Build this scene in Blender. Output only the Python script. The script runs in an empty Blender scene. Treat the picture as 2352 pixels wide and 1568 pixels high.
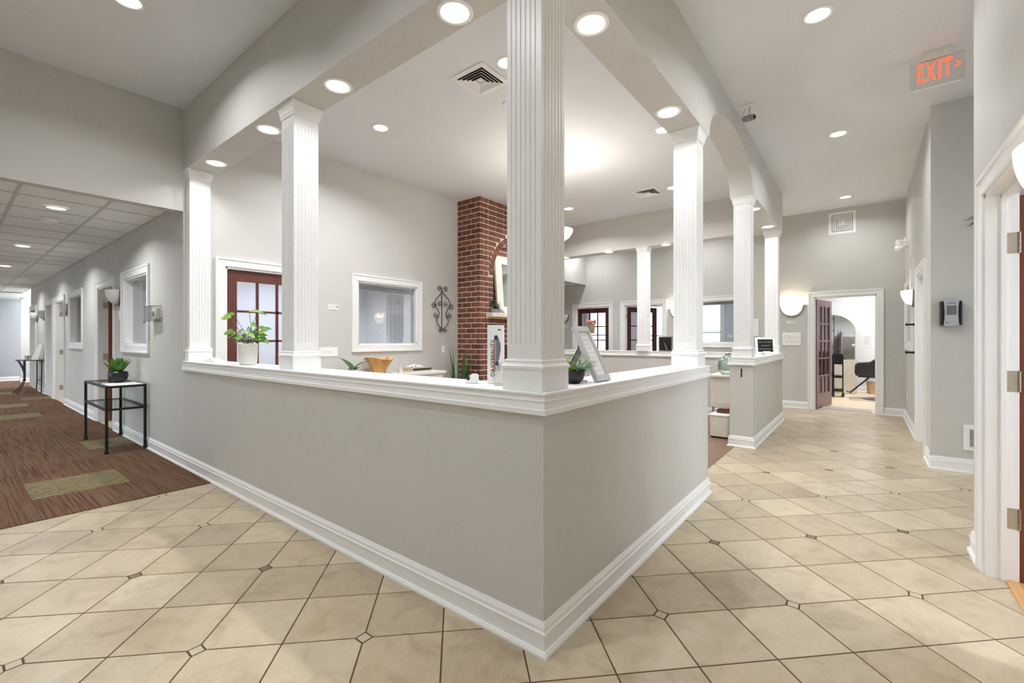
import bpy, bmesh, math, random
from mathutils import Vector, Matrix

S = bpy.context.scene
COL = S.collection
PI = math.pi
random.seed(7)

# ------------------------------------------------------------------ camera, world, exposure
CAMX, CAMY, CAMZ, YAW, FPX = 1.0168, -1.5013, 1.27, math.radians(38.14), 1031.0
cam_data = bpy.data.cameras.new('camera')
cam_data.sensor_width = 36.0
cam_data.lens = FPX / 2352 * 36.0
cam_data.shift_y = -5.0 / 2352
cam_data.clip_start = 0.05
cam = bpy.data.objects.new('camera', cam_data)
COL.objects.link(cam)
cam.location = (CAMX, CAMY, CAMZ)
cam.rotation_euler = (PI / 2, 0, YAW)
S.camera = cam

world = bpy.data.worlds.new('world')
S.world = world
world.use_nodes = True
wn = world.node_tree.nodes
wn['Background'].inputs[0].default_value = (0.88, 0.94, 1.0, 1)
wn['Background'].inputs[1].default_value = 5.0

S.view_settings.view_transform = 'Standard'
S.view_settings.look = 'None'
S.view_settings.gamma = 1.0
S.view_settings.use_curve_mapping = False
S.view_settings.exposure = 0.2
S.cycles.max_bounces = 8
S.cycles.diffuse_bounces = 5
S.cycles.use_adaptive_sampling = True
S.cycles.adaptive_threshold = 0.12
S.cycles.adaptive_min_samples = 12
S.cycles.use_light_tree = True
S.cycles.glossy_bounces = 3
S.cycles.transmission_bounces = 6
S.cycles.transparent_max_bounces = 8
S.cycles.caustics_reflective = False
S.cycles.caustics_refractive = False
S.cycles.sample_clamp_indirect = 10.0

CAN_W = 13.5          # watts of one recessed down light
LENS = 5.0            # brightness of its lens
WARM = (0.97, 0.985, 1.0)

# ------------------------------------------------------------------ materials
def lin(c):
    out = []
    for v in c[:3]:
        v = v / 255.0
        out.append(v / 12.92 if v <= 0.04045 else ((v + 0.055) / 1.055) ** 2.4)
    return (out[0], out[1], out[2], 1.0)

MATS = {}
def new_mat(name):
    m = bpy.data.materials.new(name)
    m.use_nodes = True
    nt = m.node_tree
    return m, nt, nt.nodes['Principled BSDF']

def ramp(nt, stops):
    r = nt.nodes.new('ShaderNodeValToRGB')
    e = r.color_ramp.elements
    while len(e) < len(stops):
        e.new(0.5)
    for k, (p, c) in enumerate(stops):
        e[k].position = p
        e[k].color = c
    return r

def pm(name, col, rough=0.5, var=0.04, scale=6.0, bump=0.0, bscale=200.0, metal=0.0, stretch=None, spec=0.5, objvar=0.0):
    """procedural plain material: base colour with a soft noise variation and fine relief"""
    m, nt, b = new_mat(name)
    L = nt.links
    tc = nt.nodes.new('ShaderNodeTexCoord')
    mp = nt.nodes.new('ShaderNodeMapping')
    if stretch:
        mp.inputs['Scale'].default_value = stretch
    L.new(tc.outputs['Object'], mp.inputs['Vector'])
    n = nt.nodes.new('ShaderNodeTexNoise')
    n.inputs['Scale'].default_value = scale
    n.inputs['Detail'].default_value = 4
    L.new(mp.outputs[0], n.inputs['Vector'])
    c = lin(col)
    lo = tuple(max(0, v * (1 - var)) for v in c[:3]) + (1,)
    hi = tuple(min(1, v * (1 + var)) for v in c[:3]) + (1,)
    r = ramp(nt, [(0.3, lo), (0.7, hi)])
    L.new(n.outputs['Fac'], r.inputs[0])
    out = r.outputs[0]
    if objvar:
        oi = nt.nodes.new('ShaderNodeObjectInfo')
        mr = nt.nodes.new('ShaderNodeMapRange')
        mr.inputs['To Min'].default_value = 1 - objvar
        mr.inputs['To Max'].default_value = 1 + objvar
        L.new(oi.outputs['Random'], mr.inputs['Value'])
        mu = nt.nodes.new('ShaderNodeMix'); mu.data_type = 'RGBA'; mu.blend_type = 'MULTIPLY'
        mu.inputs['Factor'].default_value = 1
        L.new(out, mu.inputs['A']); L.new(mr.outputs[0], mu.inputs['B'])
        out = mu.outputs['Result']
    L.new(out, b.inputs['Base Color'])
    b.inputs['Roughness'].default_value = rough
    b.inputs['Metallic'].default_value = metal
    b.inputs['Specular IOR Level'].default_value = spec
    if bump:
        n2 = nt.nodes.new('ShaderNodeTexNoise')
        n2.inputs['Scale'].default_value = bscale
        L.new(mp.outputs[0], n2.inputs['Vector'])
        bp = nt.nodes.new('ShaderNodeBump')
        bp.inputs['Strength'].default_value = bump
        bp.inputs['Distance'].default_value = 0.002
        L.new(n2.outputs['Fac'], bp.inputs['Height'])
        L.new(bp.outputs[0], b.inputs['Normal'])
    MATS[name] = m
    return m

def emit_mat(name, col, strength):
    m, nt, b = new_mat(name)
    b.inputs['Base Color'].default_value = lin(col)
    b.inputs['Emission Color'].default_value = lin(col)
    b.inputs['Emission Strength'].default_value = strength
    MATS[name] = m
    return m

def glass_mat(name, tint, refl=0.10, rough=0.0):
    m, nt, b = new_mat(name)
    nt.nodes.remove(b)
    out = nt.nodes['Material Output']
    tr = nt.nodes.new('ShaderNodeBsdfTransparent'); tr.inputs[0].default_value = lin(tint)
    gl = nt.nodes.new('ShaderNodeBsdfGlossy'); gl.inputs['Roughness'].default_value = rough
    lw = nt.nodes.new('ShaderNodeLayerWeight'); lw.inputs['Blend'].default_value = 0.25
    mr = nt.nodes.new('ShaderNodeMapRange'); mr.inputs['To Min'].default_value = refl; mr.inputs['To Max'].default_value = 0.6
    mx = nt.nodes.new('ShaderNodeMixShader')
    nt.links.new(lw.outputs['Fresnel'], mr.inputs['Value'])
    nt.links.new(mr.outputs[0], mx.inputs[0])
    nt.links.new(tr.outputs[0], mx.inputs[1]); nt.links.new(gl.outputs[0], mx.inputs[2])
    nt.links.new(mx.outputs[0], out.inputs[0])
    MATS[name] = m
    return m

WALL = pm('wall_paint', (206, 205, 201), 0.55, 0.012, 2.0, 0.05, 350)
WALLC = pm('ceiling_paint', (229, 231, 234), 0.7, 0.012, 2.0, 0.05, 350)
WALLB = pm('pale_blue_paint', (214, 219, 228), 0.6, 0.012, 2.0)
WALLW = pm('white_room_paint', (238, 238, 238), 0.6, 0.01, 2.0)
TRIM = pm('trim_white', (240, 241, 241), 0.35, 0.008, 3.0)
WHITE = pm('white_plastic', (246, 246, 245), 0.35, 0.01, 5.0)
OFFW = pm('off_white', (232, 229, 220), 0.5, 0.02, 5.0)
GROUT = pm('grout', (84, 68, 44), 0.9, 0.1, 40.0, 0.2, 300)
DARKACC = pm('dark_accent_glaze', (122, 106, 84), 0.5, 0.1, 20.0, 0.1, 200)
LITEACC = pm('light_accent_glaze', (190, 178, 156), 0.45, 0.06, 20.0, 0.1, 200)
MAHOG = pm('mahogany', (100, 52, 42), 0.4, 0.22, 5.0, 0.05, 60, stretch=(14, 14, 0.8))
MAHOGD = pm('dark_mahogany', (70, 30, 26), 0.4, 0.2, 5.0, 0.05, 60, stretch=(14, 14, 0.8))
CHERRY = pm('cherry_door', (122, 62, 34), 0.4, 0.15, 4.0, 0.05, 60, stretch=(10, 10, 0.6))
BRASSG = pm('satin_nickel', (190, 182, 164), 0.45, 0.05, 30.0, metal=0.5)
PEWTER = pm('pewter_rim', (150, 148, 142), 0.4, 0.25, 60.0, 0.3, 120, metal=0.6)
BLACKM = pm('black_iron', (17, 16, 16), 0.5, 0.2, 30.0, 0.1, 150)
SCROLLM = pm('bronze_iron', (62, 50, 42), 0.5, 0.2, 30.0, 0.1, 150, metal=0.4)
BLACK = pm('black_satin', (14, 14, 15), 0.4, 0.2, 10.0)
POTBLK = pm('black_ceramic', (30, 30, 33), 0.38, 0.15, 8.0)
GREY = pm('grey_frame', (196, 197, 200), 0.5, 0.03, 12.0)
MORTAR = pm('mortar', (226, 206, 180), 0.95, 0.06, 30.0, 0.4, 150)
STONE = pm('limestone', (226, 216, 204), 0.7, 0.05, 12.0, 0.2, 90)
WOODFL = pm('vinyl_plank', (124, 98, 78), 0.45, 0.16, 3.0, 0.05, 80, stretch=(14, 1, 1))
OAKFL = pm('pale_oak_floor', (226, 206, 178), 0.4, 0.08, 3.0, stretch=(12, 1, 1))
OAKOR = pm('orange_oak_floor', (206, 158, 108), 0.4, 0.14, 3.0, stretch=(12, 1, 1))
LEAFG = pm('leaf_green', (78, 124, 46), 0.5, 0.3, 14.0, objvar=0.25)
LEAFL = pm('leaf_lime', (124, 162, 70), 0.45, 0.35, 18.0, objvar=0.25)
LEAFD = pm('leaf_dark', (66, 98, 56), 0.5, 0.25, 12.0, objvar=0.2)
LEAFB = pm('leaf_bluegreen', (108, 140, 120), 0.55, 0.2, 14.0, objvar=0.2)
LEAFP = pm('leaf_pale_blue', (170, 204, 190), 0.55, 0.12, 14.0, objvar=0.12)
STEM = pm('stem', (104, 112, 92), 0.6, 0.2, 20.0)
CERAM = pm('white_ceramic', (222, 220, 214), 0.4, 0.03, 18.0)
CONC = pm('grey_concrete', (150, 150, 152), 0.8, 0.08, 30.0, 0.2, 120)
TILEC = pm('ceiling_tile', (244, 244, 241), 0.9, 0.02, 40.0, 0.25, 260)
GRID = pm('ceiling_grid', (206, 205, 200), 0.5, 0.02, 10.0)
VENTD = pm('vent_dark', (34, 30, 28), 0.9, 0.1, 10.0)
GLASS = glass_mat('window_glass', (246, 248, 250), 0.06)
GLASSF = glass_mat('frosted_glass', (242, 244, 250), 0.10, 0.25)
GLASST = glass_mat('table_glass', (244, 249, 247), 0.07)
ACRYL = glass_mat('acrylic', (249, 249, 247), 0.06)
CLEAR = glass_mat('clear_plastic', (250, 251, 250), 0.04)
GREENG = glass_mat('green_glass', (240, 248, 245), 0.10)
MIRROR = pm('mirror_silver', (225, 232, 236), 0.03, 0.0, 5.0, metal=1.0)
LENSM = emit_mat('lamp_lens', (255, 250, 238), LENS)
BOWLON = emit_mat('lit_alabaster', (255, 246, 222), 1.5)
BOWLOFF = pm('alabaster', (236, 235, 234), 0.45, 0.03, 12.0)
EXITR = emit_mat('exit_red', (255, 92, 66), 1.3)
WOODGOLD = pm('golden_burl', (196, 148, 84), 0.35, 0.45, 9.0, 0.2, 40, stretch=(1, 1, 0.35))
CREAM = pm('cream_enamel', (226, 224, 212), 0.35, 0.02, 10.0)
WALNUT = pm('walnut_tray', (96, 52, 30), 0.45, 0.3, 6.0, stretch=(1, 8, 8))
PAPER = pm('paper', (238, 238, 236), 0.8, 0.015, 30.0)
INK = pm('ink_grey', (150, 150, 152), 0.8, 0.1, 20.0)
INKD = pm('ink_dark', (60, 60, 62), 0.7, 0.1, 20.0)
INKW = pm('chalk', (226, 226, 222), 0.9, 0.1, 40.0)
INKB = pm('ink_blue', (60, 70, 150), 0.6, 0.1, 20.0)
SKIN = pm('print_skin', (196, 150, 132), 0.6, 0.1, 20.0)
SLATE = pm('print_slate', (116, 120, 134), 0.6, 0.06, 20.0)
WICKER = pm('wicker', (180, 162, 126), 0.8, 0.25, 40.0, 0.5, 120)
PINK = pm('pink_petals', (222, 160, 150), 0.7, 0.2, 30.0, objvar=0.2)
CURTAIN = pm('sheer_white', (236, 236, 240), 0.8, 0.02, 10.0)
LEATHER = pm('black_vinyl', (34, 35, 40), 0.42, 0.2, 14.0)
BLUECL = pm('blue_cloth', (74, 92, 128), 0.8, 0.15, 20.0)
CARDB = pm('tan_basket', (206, 170, 140), 0.8, 0.1, 20.0, 0.3, 90)
MATG = pm('grey_mat', (176, 170, 164), 0.9, 0.2, 60.0, 0.6, 180)

# tile: cream travertine look, one tone per piece
def tile_mat(name, island):
    m, nt, b = new_mat(name)
    L = nt.links
    tc = nt.nodes.new('ShaderNodeTexCoord')
    g = nt.nodes.new('ShaderNodeNewGeometry')
    oi = nt.nodes.new('ShaderNodeObjectInfo')
    rnd = g.outputs['Random Per Island'] if island else oi.outputs['Random']
    sc = nt.nodes.new('ShaderNodeVectorMath'); sc.operation = 'SCALE'
    cx = nt.nodes.new('ShaderNodeCombineXYZ')
    mul = nt.nodes.new('ShaderNodeMath'); mul.operation = 'MULTIPLY'; mul.inputs[1].default_value = 40
    L.new(rnd, mul.inputs[0]); L.new(mul.outputs[0], cx.inputs[0]); L.new(mul.outputs[0], cx.inputs[2])
    add = nt.nodes.new('ShaderNodeVectorMath'); add.operation = 'ADD'
    L.new(tc.outputs['Object'], add.inputs[0]); L.new(cx.outputs[0], add.inputs[1])
    n1 = nt.nodes.new('ShaderNodeTexNoise'); n1.inputs['Scale'].default_value = 5; n1.inputs['Detail'].default_value = 8
    n1.inputs['Roughness'].default_value = 0.65; n1.inputs['Distortion'].default_value = 1.2
    L.new(add.outputs[0], n1.inputs['Vector'])
    n2 = nt.nodes.new('ShaderNodeTexNoise'); n2.inputs['Scale'].default_value = 60; n2.inputs['Detail'].default_value = 3
    L.new(add.outputs[0], n2.inputs['Vector'])
    base = ramp(nt, [(0.0, lin((192, 178, 152))), (0.3, lin((184, 169, 144))), (0.6, lin((201, 188, 163))), (1.0, lin((176, 161, 138)))])
    L.new(rnd, base.inputs[0])
    vein = ramp(nt, [(0.30, (0.72, 0.69, 0.65, 1)), (0.48, (0.96, 0.95, 0.94, 1)), (0.62, (1.06, 1.06, 1.07, 1)), (0.75, (0.92, 0.91, 0.90, 1))])
    L.new(n1.outputs['Fac'], vein.inputs[0])
    mx = nt.nodes.new('ShaderNodeMix'); mx.data_type = 'RGBA'; mx.blend_type = 'MULTIPLY'; mx.inputs['Factor'].default_value = 0.85
    L.new(base.outputs[0], mx.inputs['A']); L.new(vein.outputs[0], mx.inputs['B'])
    sp = ramp(nt, [(0.36, (0.86, 0.84, 0.80, 1)), (0.46, (1, 1, 1, 1))])
    L.new(n2.outputs['Fac'], sp.inputs[0])
    mx2 = nt.nodes.new('ShaderNodeMix'); mx2.data_type = 'RGBA'; mx2.blend_type = 'MULTIPLY'; mx2.inputs['Factor'].default_value = 0.35
    L.new(mx.outputs['Result'], mx2.inputs['A']); L.new(sp.outputs[0], mx2.inputs['B'])
    L.new(mx2.outputs['Result'], b.inputs['Base Color'])
    b.inputs['Roughness'].default_value = 0.33
    b.inputs['Specular IOR Level'].default_value = 0.35
    bp = nt.nodes.new('ShaderNodeBump'); bp.inputs['Strength'].default_value = 0.15; bp.inputs['Distance'].default_value = 0.002
    L.new(n1.outputs['Fac'], bp.inputs['Height']); L.new(bp.outputs[0], b.inputs['Normal'])
    return m
TILE = tile_mat('travertine_tile', False)
TILES = tile_mat('travertine_tile_far', True)

def carpet_mat(name, olive):
    m, nt, b = new_mat(name)
    L = nt.links
    tc = nt.nodes.new('ShaderNodeTexCoord')
    oi = nt.nodes.new('ShaderNodeObjectInfo')
    add = nt.nodes.new('ShaderNodeVectorMath'); add.operation = 'ADD'
    L.new(tc.outputs['Object'], add.inputs[0]); L.new(oi.outputs['Location'], add.inputs[1])
    mp = nt.nodes.new('ShaderNodeMapping')
    L.new(add.outputs[0], mp.inputs['Vector'])
    n = nt.nodes.new('ShaderNodeTexNoise')
    L.new(mp.outputs[0], n.inputs['Vector'])
    if olive:
        w = nt.nodes.new('ShaderNodeTexWave'); w.inputs['Scale'].default_value = 9; w.inputs['Distortion'].default_value = 9
        w.inputs['Detail'].default_value = 2; w.inputs['Detail Scale'].default_value = 1.2
        L.new(mp.outputs[0], w.inputs['Vector'])
        r = ramp(nt, [(0.30, lin((92, 80, 58))), (0.55, lin((146, 136, 104)))])
        L.new(w.outputs['Fac'], r.inputs[0])
        out = r.outputs[0]
    else:
        mp.inputs['Scale'].default_value = (0.9, 42, 1)
        n.inputs['Scale'].default_value = 1.6; n.inputs['Detail'].default_value = 6; n.inputs['Roughness'].default_value = 0.6
        r = ramp(nt, [(0.30, lin((66, 50, 44))), (0.43, lin((96, 70, 54))), (0.54, lin((118, 91, 70))), (0.68, lin((94, 88, 86)))])
        L.new(n.outputs['Fac'], r.inputs[0])
        out = r.outputs[0]
    L.new(out, b.inputs['Base Color'])
    b.inputs['Roughness'].default_value = 0.95
    b.inputs['Specular IOR Level'].default_value = 0.1
    n3 = nt.nodes.new('ShaderNodeTexNoise'); n3.inputs['Scale'].default_value = 300
    L.new(add.outputs[0], n3.inputs['Vector'])
    bp = nt.nodes.new('ShaderNodeBump'); bp.inputs['Strength'].default_value = 0.5; bp.inputs['Distance'].default_value = 0.003
    L.new(n3.outputs['Fac'], bp.inputs['Height']); L.new(bp.outputs[0], b.inputs['Normal'])
    return m
CARPET = carpet_mat('brown_streaked_carpet', False)
CARPETO = carpet_mat('olive_woodgrain_carpet', True)

def brick_mat():
    m, nt, b = new_mat('red_brick')
    L = nt.links
    oi = nt.nodes.new('ShaderNodeObjectInfo')
    tc = nt.nodes.new('ShaderNodeTexCoord')
    r = ramp(nt, [(0.0, lin((118, 72, 60))), (0.35, lin((138, 86, 72))), (0.7, lin((100, 64, 56))), (1.0, lin((130, 86, 76)))])
    L.new(oi.outputs['Random'], r.inputs[0])
    n = nt.nodes.new('ShaderNodeTexNoise'); n.inputs['Scale'].default_value = 26; n.inputs['Detail'].default_value = 5
    add = nt.nodes.new('ShaderNodeVectorMath'); add.operation = 'ADD'
    L.new(tc.outputs['Object'], add.inputs[0]); L.new(oi.outputs['Location'], add.inputs[1])
    L.new(add.outputs[0], n.inputs['Vector'])
    r2 = ramp(nt, [(0.3, (0.7, 0.68, 0.68, 1)), (0.65, (1.1, 1.08, 1.08, 1))])
    L.new(n.outputs['Fac'], r2.inputs[0])
    mx = nt.nodes.new('ShaderNodeMix'); mx.data_type = 'RGBA'; mx.blend_type = 'MULTIPLY'; mx.inputs['Factor'].default_value = 1
    L.new(r.outputs[0], mx.inputs['A']); L.new(r2.outputs[0], mx.inputs['B'])
    L.new(mx.outputs['Result'], b.inputs['Base Color'])
    b.inputs['Roughness'].default_value = 0.85
    bp = nt.nodes.new('ShaderNodeBump'); bp.inputs['Strength'].default_value = 0.4; bp.inputs['Distance'].default_value = 0.003
    L.new(n.outputs['Fac'], bp.inputs['Height']); L.new(bp.outputs[0], b.inputs['Normal'])
    return m
BRICK = brick_mat()

# ------------------------------------------------------------------ mesh helpers
class MB:
    def __init__(self):
        self.v = []; self.f = []
    def add(self, vs, fs):
        o = len(self.v)
        self.v += [tuple(p) for p in vs]
        self.f += [tuple(i + o for i in f) for f in fs]
        return self
    def box(self, x0, x1, y0, y1, z0, z1):
        vs = [(x0,y0,z0),(x1,y0,z0),(x1,y1,z0),(x0,y1,z0),(x0,y0,z1),(x1,y0,z1),(x1,y1,z1),(x0,y1,z1)]
        return self.add(vs, [(0,3,2,1),(4,5,6,7),(0,1,5,4),(1,2,6,5),(2,3,7,6),(3,0,4,7)])
    def cbox(self, x0, x1, y0, y1, z0, z1, c=0.004):
        """box with its vertical and top edges chamfered"""
        self.loft([[(x0,y0,z0),(x1,y0,z0),(x1,y1,z0),(x0,y1,z0)],
                   [(x0,y0,z1-c),(x1,y0,z1-c),(x1,y1,z1-c),(x0,y1,z1-c)],
                   [(x0+c,y0+c,z1),(x1-c,y0+c,z1),(x1-c,y1-c,z1),(x0+c,y1-c,z1)]])
        return self
    def loft(self, rings, caps=True, closed=True):
        n = len(rings[0]); o = len(self.v)
        for r in rings: self.v += [tuple(p) for p in r]
        for k in range(len(rings) - 1):
            for i in range(n if closed else n - 1):
                j = (i + 1) % n
                self.f.append((o+k*n+i, o+k*n+j, o+(k+1)*n+j, o+(k+1)*n+i))
        if caps:
            self.f.append(tuple(o + i for i in reversed(range(n))))
            self.f.append(tuple(o + (len(rings)-1)*n + i for i in range(n)))
        return self
    def prism(self, poly, z0, z1):
        return self.loft([[(x,y,z0) for x,y in poly], [(x,y,z1) for x,y in poly]])
    def lathe(self, prof, seg=24, cx=0, cy=0, a0=0, a1=2*PI, caps=True, ex=1.0, ey=1.0):
        full = abs(a1 - a0 - 2*PI) < 1e-6
        n = seg if full else seg + 1
        rings = [[(cx + ex*r*math.cos(a0+(a1-a0)*i/seg), cy + ey*r*math.sin(a0+(a1-a0)*i/seg), z) for i in range(n)] for r, z in prof]
        return self.loft(rings, caps=caps and full, closed=full)
    def tube(self, pts, r, seg=6, taper=None):
        pts = [Vector(p) for p in pts]
        rings = []
        up = Vector((0, 0, 1))
        prev = None
        for i, p in enumerate(pts):
            t = (pts[min(i+1, len(pts)-1)] - pts[max(i-1, 0)])
            if t.length < 1e-9: t = Vector((0, 0, 1))
            t.normalize()
            if prev is None:
                a = up if abs(t.z) < 0.9 else Vector((1, 0, 0))
                x = t.cross(a).normalized()
            else:
                x = (prev - t * prev.dot(t)).normalized()
            prev = x
            y = t.cross(x)
            rr = r if taper is None else r * (1 + (taper - 1) * i / max(1, len(pts)-1))
            rings.append([p + rr*(x*math.cos(2*PI*k/seg) + y*math.sin(2*PI*k/seg)) for k in range(seg)])
        return self.loft(rings)
    def sweep(self, path, prof, closed=False):
        """sweep an open profile [(outward, z)] along a horizontal path; outward is to the right of the walking direction"""
        n = len(path)
        P = [Vector((p[0], p[1])) for p in path]
        rings = []
        for i in range(n):
            def rn(a, b):
                d = (b - a).normalized(); return Vector((d.y, -d.x))
            if closed:
                n0 = rn(P[i-1], P[i]); n1 = rn(P[i], P[(i+1) % n])
            else:
                n0 = rn(P[i-1], P[i]) if i > 0 else None
                n1 = rn(P[i], P[i+1]) if i < n-1 else None
                n0 = n0 or n1; n1 = n1 or n0
            m = (n0 + n1) / (1 + n0.dot(n1))
            rings.append([(P[i].x + m.x*d, P[i].y + m.y*d, z) for d, z in prof])
        if closed: rings.append(rings[0])
        return self.loft(rings, caps=not closed, closed=True)
    def frame(self, w, h, prof, sill=True, z0=0.0):
        """mitred casing round an opening of w x h centred on x=0, lying on the wall y=0 (proud to -y); prof = [(outward, proud)]"""
        rings = []
        a, b = -w/2, w/2
        if sill:
            corners = [(a, z0, -1, -1), (a, z0+h, -1, 1), (b, z0+h, 1, 1), (b, z0, 1, -1), (a, z0, -1, -1)]
        else:
            corners = [(a, z0, -1, 0), (a, z0+h, -1, 1), (b, z0+h, 1, 1), (b, z0, 1, 0)]
        for x, z, sx, sz in corners:
            rings.append([(x + sx*d, -t, z + sz*d) for d, t in prof])
        return self.loft(rings, caps=not sill, closed=True)
    def obj(self, name, mat, parent=None, loc=None, rot=None, smooth=0, bevel=0.0):
        me = bpy.data.meshes.new(name)
        me.from_pydata(self.v, [], self.f)
        bm = bmesh.new(); bm.from_mesh(me)
        if bevel:
            bmesh.ops.bevel(bm, geom=[e for e in bm.edges if e.is_manifold and e.calc_face_angle(0) > 0.5], offset=bevel, segments=2, affect='EDGES', clamp_overlap=True)
        bmesh.ops.recalc_face_normals(bm, faces=bm.faces)
        bm.to_mesh(me); bm.free()
        if smooth:
            me.polygons.foreach_set('use_smooth', [True] * len(me.polygons))
            me.set_sharp_from_angle(angle=math.radians(smooth))
        me.materials.append(mat)
        return link(name, me, parent, loc, rot)

def link(name, data, parent=None, loc=None, rot=None):
    o = bpy.data.objects.new(name, data)
    COL.objects.link(o)
    if parent: o.parent = parent
    if loc: o.location = loc
    if rot is not None: o.rotation_euler = rot if hasattr(rot, '__len__') else (0, 0, rot)
    return o

def tag(o, label=None, cat=None, group=None, kind=None):
    if label: o['label'] = label
    if cat: o['category'] = cat
    if group: o['group'] = group
    if kind: o['kind'] = kind
    return o

def thing(name, label, cat, loc=(0, 0, 0), rz=0.0, group=None):
    o = link(name, None, None, loc, rz)
    o.empty_display_size = 0.05
    return tag(o, label, cat, group)

def struct(name, label, loc=(0, 0, 0), rz=0.0):
    o = link(name, None, None, loc, rz)
    o.empty_display_size = 0.05
    return tag(o, label, None, None, 'structure')

def SM(mb, name, mat, label, **k):
    return tag(mb.obj(name, mat, **k), label, kind='structure')

def copy_tree(o, parent=None):
    c = o.copy(); COL.objects.link(c); c.parent = parent
    for ch in list(o.children): copy_tree(ch, c)
    return c

def text(name, s, size, mat, parent, loc, rot=(PI/2, 0, 0), ext=0.001, align='CENTER', shear=0.0, sx=1.0, bold=0.0):
    cu = bpy.data.curves.new(name, 'FONT')
    cu.body = s; cu.size = size; cu.extrude = ext; cu.offset = bold
    cu.align_x = align; cu.align_y = 'CENTER'; cu.shear = shear
    cu.materials.append(mat)
    tmp = bpy.data.objects.new(name, cu); COL.objects.link(tmp)
    bpy.context.view_layer.update()
    me = bpy.data.meshes.new_from_object(tmp.evaluated_get(bpy.context.evaluated_depsgraph_get()))
    bpy.data.objects.remove(tmp); bpy.data.curves.remove(cu)
    me.name = name
    o = link(name, me, parent, loc, rot)
    o.scale = (sx, 1, 1)
    return o

RZ_FAR, RZ_LEFT, RZ_RIGHT = 0.0, PI/2, -PI/2      # walls that face -Y, +X and -X
CASE = [(0, 0), (0, .012), (.008, .017), (.03, .014), (.07, .018), (.076, .026), (.095, .026), (.095, 0)]
BASE = [(0, 0), (.028, 0), (.028, .010), (.020, .022), (.014, .024), (.014, .084), (.018, .090), (.012, .098), (.012, .112), (.006, .124), (.004, .132), (0, .132)]

# ------------------------------------------------------------------ the shell
XL, H, ZB, T = -4.345, 3.57, 2.96, 0.25
YF = 8.25

def wall_mb(x0, x1, t, h, openings=(), z0=0.0):
    mb = MB(); x = x0
    for a, b, c, d in sorted(openings):
        mb.box(x, a, 0, t, z0, h)
        if c > z0: mb.box(a, b, 0, t, z0, c)
        mb.box(a, b, 0, t, d, h)
        x = b
    mb.box(x, x1, 0, t, z0, h)
    return mb

# counter walls
Lpoly = [(XL, 0), (0, 0), (0, 2.41), (-T, 2.41), (-T, T), (XL, T)]
SM(MB().prism(Lpoly, 0, .972), 'wall_counter', WALL, 'grey painted half wall of the reception counter, turning the corner')
SM(MB().prism([(-T, 4.32), (0, 4.32), (0, 6.70), (XL, 6.70), (XL, 6.45), (-T, 6.45)], 0, .972), 'wall_counter_back', WALL,
   'grey painted half wall closing the reception area beyond the opening')
CAPP = [(-.02, .965), (.021, .965), (.021, .984), (.014, .989), (.012, 1.016), (.016, 1.020), (.013, 1.026), (.012, 1.042), (.019, 1.045), (.019, 1.052), (-.02, 1.052)]
def cap(name, path, poly, label):
    r = struct(name, label)
    MB().prism(poly, .966, 1.0515).obj('ledge', TRIM, r)
    MB().sweep(path, CAPP).obj('moulding', TRIM, r, smooth=25)
    return r
cap('trim_1', [(XL + .02, 0), (0, 0), (0, 2.41), (-T, 2.41), (-T, T), (XL + .02, T)], Lpoly, 'white moulded ledge on top of the reception counter')
cap('trim_2', [(XL, 6.45), (-T, 6.45), (-T, 4.32), (0, 4.32), (0, 6.70), (XL, 6.70)],
    [(-T, 4.32), (0, 4.32), (0, 6.70), (XL, 6.70), (XL, 6.45), (-T, 6.45)], 'white moulded ledge on the half wall beyond the opening')

# beams
SM(MB().box(XL, -T, 0, T, ZB, H), 'wall_beam_front', WALL, 'grey dropped beam over the front counter')
arch = [(0, ZB), (2.46, ZB), (2.46, ZB - .02)]
yc, rw, rise = (2.46 + 4.33) / 2, (4.33 - 2.46) / 2, .44
arch = [(0.0, ZB), (2.46, ZB)]
for k in range(1, 24):
    a = PI - PI * k / 24
    arch.append((yc + rw * math.cos(a), ZB - .03 + rise * math.sin(a) ** .8))
arch += [(4.33, ZB), (6.70, ZB), (6.70, H), (0, H)]
mb = MB().loft([[(-T, y, z) for y, z in arch], [(0, y, z) for y, z in arch]])
SM(mb, 'wall_beam_right', WALL, 'grey dropped beam with an arch over the side opening', smooth=20)
SM(MB().box(XL, -T, 6.45, 6.70, ZB, H), 'wall_beam_back', WALL, 'grey dropped beam over the rear half wall')

# main ceiling, outer walls
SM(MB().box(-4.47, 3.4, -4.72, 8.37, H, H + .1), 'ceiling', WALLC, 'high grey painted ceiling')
SM(MB().box(-4.465, XL, -2.4, 0, 2.55, H), 'wall_header', WALL, 'grey header over the corridor entrance')
SM(MB().box(-4.465, XL, 0, .12, 2.75, H), 'wall_left_corner', WALL, 'grey wall corner above the corridor column')
SM(MB().box(-4.465, XL, -4.6, -2.4, 0, H), 'wall_left_front', WALL, 'grey wall at the front left')
SM(MB().box(-4.465, XL, 6.7, 8.25, 2.60, H), 'wall_header_back', WALL, 'grey header over the rear corridor entrance')
# left wall of the reception (faces +X): local x runs along +Y
o = wall_mb(.12, 6.45, .12, H, [(.375, 1.275, 0, 2.045), (1.965, 2.975, 1.195, 2.055)]).obj('wall_left', WALL, None, (XL, 0, 0), RZ_LEFT)
tag(o, 'grey wall behind the reception with a door and a window', kind='structure')
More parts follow.
